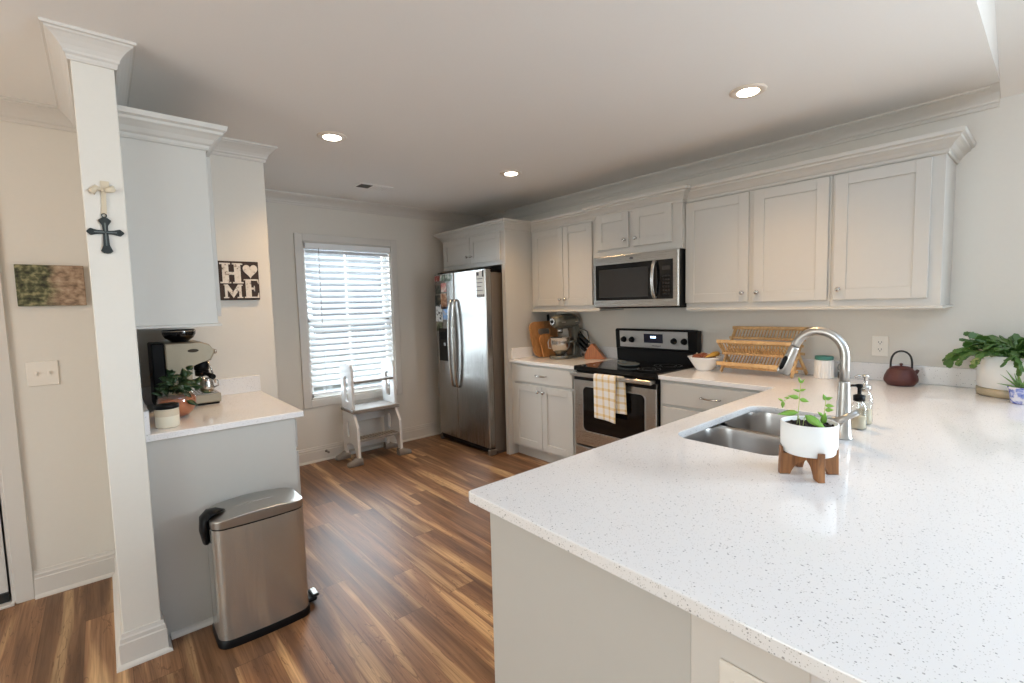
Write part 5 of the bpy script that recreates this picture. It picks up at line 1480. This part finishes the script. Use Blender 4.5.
# ------------------------------------------------------------------ HOME sign
hx0, hx1, hz0, hz1 = 0.553, 0.775, 1.497, 1.735
t = thing('home_sign', 'square dark wooden sign reading HOME with a heart for the O', 'sign', ((hx0 + hx1) / 2, YL, hz0))
mb = MB(); mb.box(hx0, hx1, YL - 0.022, YL - 0.001, hz0, hz1, 0.002); mb.build('board', 'sign_wood', t)
def glyph(name, polys, x0, x1, z0, z1):
    mb = MB(); mb.M = Matrix(((1, 0, 0, 0), (0, 0, 1, 0), (0, 1, 0, 0), (0, 0, 0, 1)))
    for p in polys:
        mb.prism([(x0 + (x1 - x0) * a, z0 + (z1 - z0) * b) for a, b in p], YL - 0.026, YL - 0.0215)
    mb.build(name, 'sign_white', t)
def R4(a, b, c, d): return [(a, c), (b, c), (b, d), (a, d)]
Wd, Hd = hx1 - hx0, hz1 - hz0
glyph('letter_h', [R4(0, .46, 0, .07), R4(.54, 1, 0, .07), R4(0, .46, .93, 1), R4(.54, 1, .93, 1), R4(.10, .38, .07, .93), R4(.62, .90, .07, .93), R4(.38, .62, .42, .56)], hx0 + Wd * .04, hx0 + Wd * .60, hz0 + Hd * .43, hz0 + Hd * .95)
hpts = []
for k in range(40):
    a = 2 * PI * k / 40
    hpts.append((0.5 + 0.5 * math.sin(a) ** 3, 0.53 + (13 * math.cos(a) - 5 * math.cos(2 * a) - 2 * math.cos(3 * a) - math.cos(4 * a)) / 30))
glyph('heart', [hpts], hx0 + Wd * .60, hx0 + Wd * .97, hz0 + Hd * .57, hz0 + Hd * .94)
glyph('letter_m', [R4(0, .30, 0, .09), R4(.70, 1, 0, .09), [(0, 1), (0, .91), (.07, .91), (.07, .09), (.20, .09), (.20, .60), (.5, .02), (.80, .60), (.80, .09), (.93, .09), (.93, .91), (1, .91), (1, 1), (.76, 1), (.5, .46), (.24, 1)]], hx0 + Wd * .10, hx0 + Wd * .57, hz0 + Hd * .05, hz0 + Hd * .40)
glyph('letter_e', [R4(0, .30, 0, .07), R4(.10, .48, .07, .93), R4(0, 1, .93, 1), R4(.3, 1, 0, .07), R4(.48, .68, .45, .56), R4(.66, .72, .36, .65), [(.90, .93), (.97, .75), (1, .75), (1, .93)], [(.88, .07), (.96, .28), (1, .28), (1, .07)]], hx0 + Wd * .61, hx0 + Wd * .98, hz0 + Hd * .05, hz0 + Hd * .54)

# canvas print, light switch
mb = MB(); mb.box(-0.302, -0.050, YL - 0.022, YL - 0.001, 1.478, 1.682, 0.002); tag(mb.build('canvas_print', 'picture'), 'small canvas photo of a green and tan forest path on the hall wall', 'picture')
t = thing('light_switch', 'white double toggle light switch below the canvas print', 'light switch', (-0.24, YL, 1.14))
mb = MB(); mb.box(-0.299, -0.182, YL - 0.007, YL - 0.0005, 1.077, 1.200, 0.0025); mb.build('cover_plate', 'plate', t)
for x in (-0.264, -0.217):
    mb = MB(); mb.box(x - .006, x + .006, YL - 0.0085, YL - .006, 1.124, 1.150, .0008).box(x - .0035, x + .0035, YL - 0.018, YL - .008, 1.134, 1.148, .001); mb.build('toggle', 'plate', t)

# cross on a ribbon hung on the column
t = thing('hanging_cross', 'dark metal cross hanging from a cream ribbon bow on the column', 'cross', (0.037, 2.43, 1.74))
CY = 2.4285
def crossbar(pts, wid):
    """outline of one flared arm along pts with half-widths"""
    return pts
mb = MB(); mb.M = Matrix(((1, 0, 0, 0.037), (0, 0, 1, 0), (0, 1, 0, 1.742), (0, 0, 0, 1)))
def arm(dx, dz, L, w0, w1, tip):
    ox, oz = -dz, dx
    def q(t_, w_): return (dx * t_ + ox * w_, dz * t_ + oz * w_)
    mb.prism([q(0, -w0), q(L * .45, -w0), q(L * .72, -w1), q(L * .80, -w1), q(L, -tip), q(L, tip), q(L * .80, w1), q(L * .72, w1), q(L * .45, w0), q(0, w0)], CY - 0.006, CY, 0.0015)
arm(0, 1, 0.058, 0.0075, 0.019, 0.004); arm(1, 0, 0.056, 0.0065, 0.013, 0.002); arm(-1, 0, 0.056, 0.0065, 0.013, 0.002)
mb.prism([(-.0075, 0), (-.0085, -.05), (-.018, -.072), (-.010, -.080), (0, -.082), (.010, -.080), (.018, -.072), (.0085, -.05), (.0075, 0)], CY - 0.006, CY, 0.0015)
for a, b in ((0, .050), (.048, 0), (-.048, 0), (0, -.066)):
    mb.lathe([(0.007, 0), (0.005, 0.003), (0.001, 0.004)], 10, 'z', (a, b, CY - 0.010))
o_ = mb.build('cross', 'pewter', t)
mb = MB()
for a, b in (((0.037, 1.690), (0.037, 1.778)), ((0.003, 1.742), (0.071, 1.742))):
    mb.bar((a[0], CY - .0068, a[1]), (b[0], CY - .0068, b[1]), 0.0042, 0.0016) if a[0] == b[0] else mb.bar((a[0], CY - .0068, a[1]), (b[0], CY - .0068, b[1]), 0.0016, 0.0042)
mb.build('inlay', 'pewter_light', t)
mb = MB(); n = 16
mb.tube([(0.037 + 0.007 * math.cos(2 * PI * k / n), CY - .003, 1.806 + 0.007 * math.sin(2 * PI * k / n)) for k in range(n + 1)], 0.0018, 6); mb.build('ring', 'pewter', t)
mb = MB(); mb.bar((0.0345, CY - .002, 1.810), (0.0405, CY - .002, 1.905), 0.010, 0.001); mb.bar((0.041, CY - .003, 1.810), (0.0455, CY - .003, 1.925), 0.009, 0.001)
mb.box(0.034, 0.060, CY - .003, CY - .0015, 1.905, 1.937, 0.0005)
for sg in (-1, 1):
    c0_ = Vector((0.040, CY - .006, 1.900))
    pts = [c0_, c0_ + Vector((sg * .018, -.004, .006 - .004 * sg)), c0_ + Vector((sg * .034, -.003, .010 * (sg > 0) - .012 * (sg < 0))), c0_ + Vector((sg * .036, 0, -.002 + .006 * sg))]
    mb.tube(pts, [0.005, 0.010, 0.012, 0.009], 8, flat=(.35, 1.0))
mb.ball((0.040, CY - .008, 1.900), 0.006, 10, 6)
mb.build('ribbon', 'ribbon', t)

# outlets
def outlet(label, M0, w=0.072, h=0.116, n=2):
    loc = M0.to_translation()
    t = thing('wall_outlet', label, 'outlet', loc)
    mb = MB(); mb.M = M0; mb.box(-w / 2, w / 2, 0.0005, 0.006, -h / 2, h / 2, 0.002); mb.build('cover_plate', 'plate', t)
    for s_ in (-1, 1):
        mb = MB(); mb.M = M0 @ Matrix.Translation((0, 0, s_ * 0.0215)); mb.box(-0.017, 0.017, 0.006, 0.0075, -0.014, 0.014, 0.0006); rc_ = mb.build('receptacle', 'plate', t)
        mb = MB(); mb.M = M0 @ Matrix.Translation((0, 0, s_ * 0.0215)); mb.box(-0.0085, -0.006, 0.0072, 0.0078, -.002, .008).box(0.006, 0.0085, 0.0072, 0.0078, -.002, .008).box(-0.0025, 0.0025, 0.0072, 0.0078, -.010, -.005); mb.build('slots', 'slot', rc_)
outlet('white duplex outlet on the stove wall above the teapot', FR((XE, 0.697, 1.120), WY, NX), 0.080, 0.122)
outlet('white outlet plate on the end of the knee wall below the counter', Matrix(((0, 0, 0, 0), (0, 0, 0, 0), (0, 0, 0, 0), (0, 0, 0, 1))) if False else FR((0.768, 0.318, 0.745), (0, -1, 0), (-1, 0, 0)), 0.082, 0.122)
outlet('white outlet on the column side wall behind the candle jar', FR((0.105, 2.62, 1.115), (0, 1, 0), (1, 0, 0)), 0.072, 0.116)

# door stop on the back baseboard
t = thing('door_stop', 'small grey door stop on the baseboard left of the step tower', 'door stop', (1.535, YN - 0.016, 0.085))
mb = MB(); mb.lathe([(0.013, 0), (0.013, 0.004), (0.006, 0.007), (0.006, 0.05), (0.010, 0.052), (0.010, 0.064)], 14, '-y', (1.535, YN - 0.0165, 0.085)); mb.build('bumper', 'stool_grey', t)

# ------------------------------------------------------------------ downlights and ceiling vent
for (x, y, lab) in ((1.125, 2.907, 'round recessed ceiling light near the column and coffee corner'),
                    (2.519, 2.875, 'round recessed ceiling light in front of the microwave'),
                    (2.525, 1.066, 'round recessed ceiling light above the sink')):
    t = thing('recessed_light', lab, 'ceiling light', (x, y, CZ), group='recessed ceiling lights')
    mb = MB(); mb.lathe([(0.048, -0.0035), (0.055, -0.008), (0.078, -0.007), (0.086, -0.002), (0.086, -0.0002)], 40, 'z', (x, y, CZ)); mb.build('trim_ring', 'lamp_ring', t)
    mb = MB(); mb.lathe([(0.047, -0.0050), (0.050, -0.0085), (0.001, -0.0095)], 36, 'z', (x, y, CZ)); mb.build('lens', 'lamp', t)
    d = bpy.data.lights.new('downlight', 'SPOT'); d.energy = 45; d.color = (1.0, 0.62, 0.28); d.spot_size = math.radians(126); d.spot_blend = 1.0; d.shadow_soft_size = 0.05
    o = bpy.data.objects.new('downlight', d); o.location = (0, 0, -0.03); o.parent = t; COL.objects.link(o)
t = thing('ceiling_vent', 'white ceiling air vent with a dark opening near the window', 'vent', (1.82, 3.88, CZ))
mb = MB(); mb.box(1.68, 1.98, 3.80, 3.96, CZ - 0.006, CZ - 0.0005, 0.002); mb.build('frame', 'ceiling', t)
mb = MB(); mb.box(1.705, 1.805, 3.825, 3.935, CZ - 0.0075, CZ - 0.0055); mb.build('opening', 'vent_dark', t, 'dark flat panel for the shade in the open louvers')  # solid dark panel paints the shade inside the vent
mb = MB()
for k in range(5): mb.box(1.83 + k * .026, 1.848 + k * .026, 3.82, 3.94, CZ - 0.0085, CZ - 0.0055, 0.001)
mb.build('louvers', 'ceiling', t)

# warm point light added in the unseen hall to warm the left wall
d = bpy.data.lights.new('hall_warm_fill', 'POINT'); d.energy = 12; d.color = (1.0, 0.45, 0.12); d.shadow_soft_size = 0.12
o = bpy.data.objects.new('hall_warm_fill', d); o.location = (-1.6, 2.0, 2.2); COL.objects.link(o)
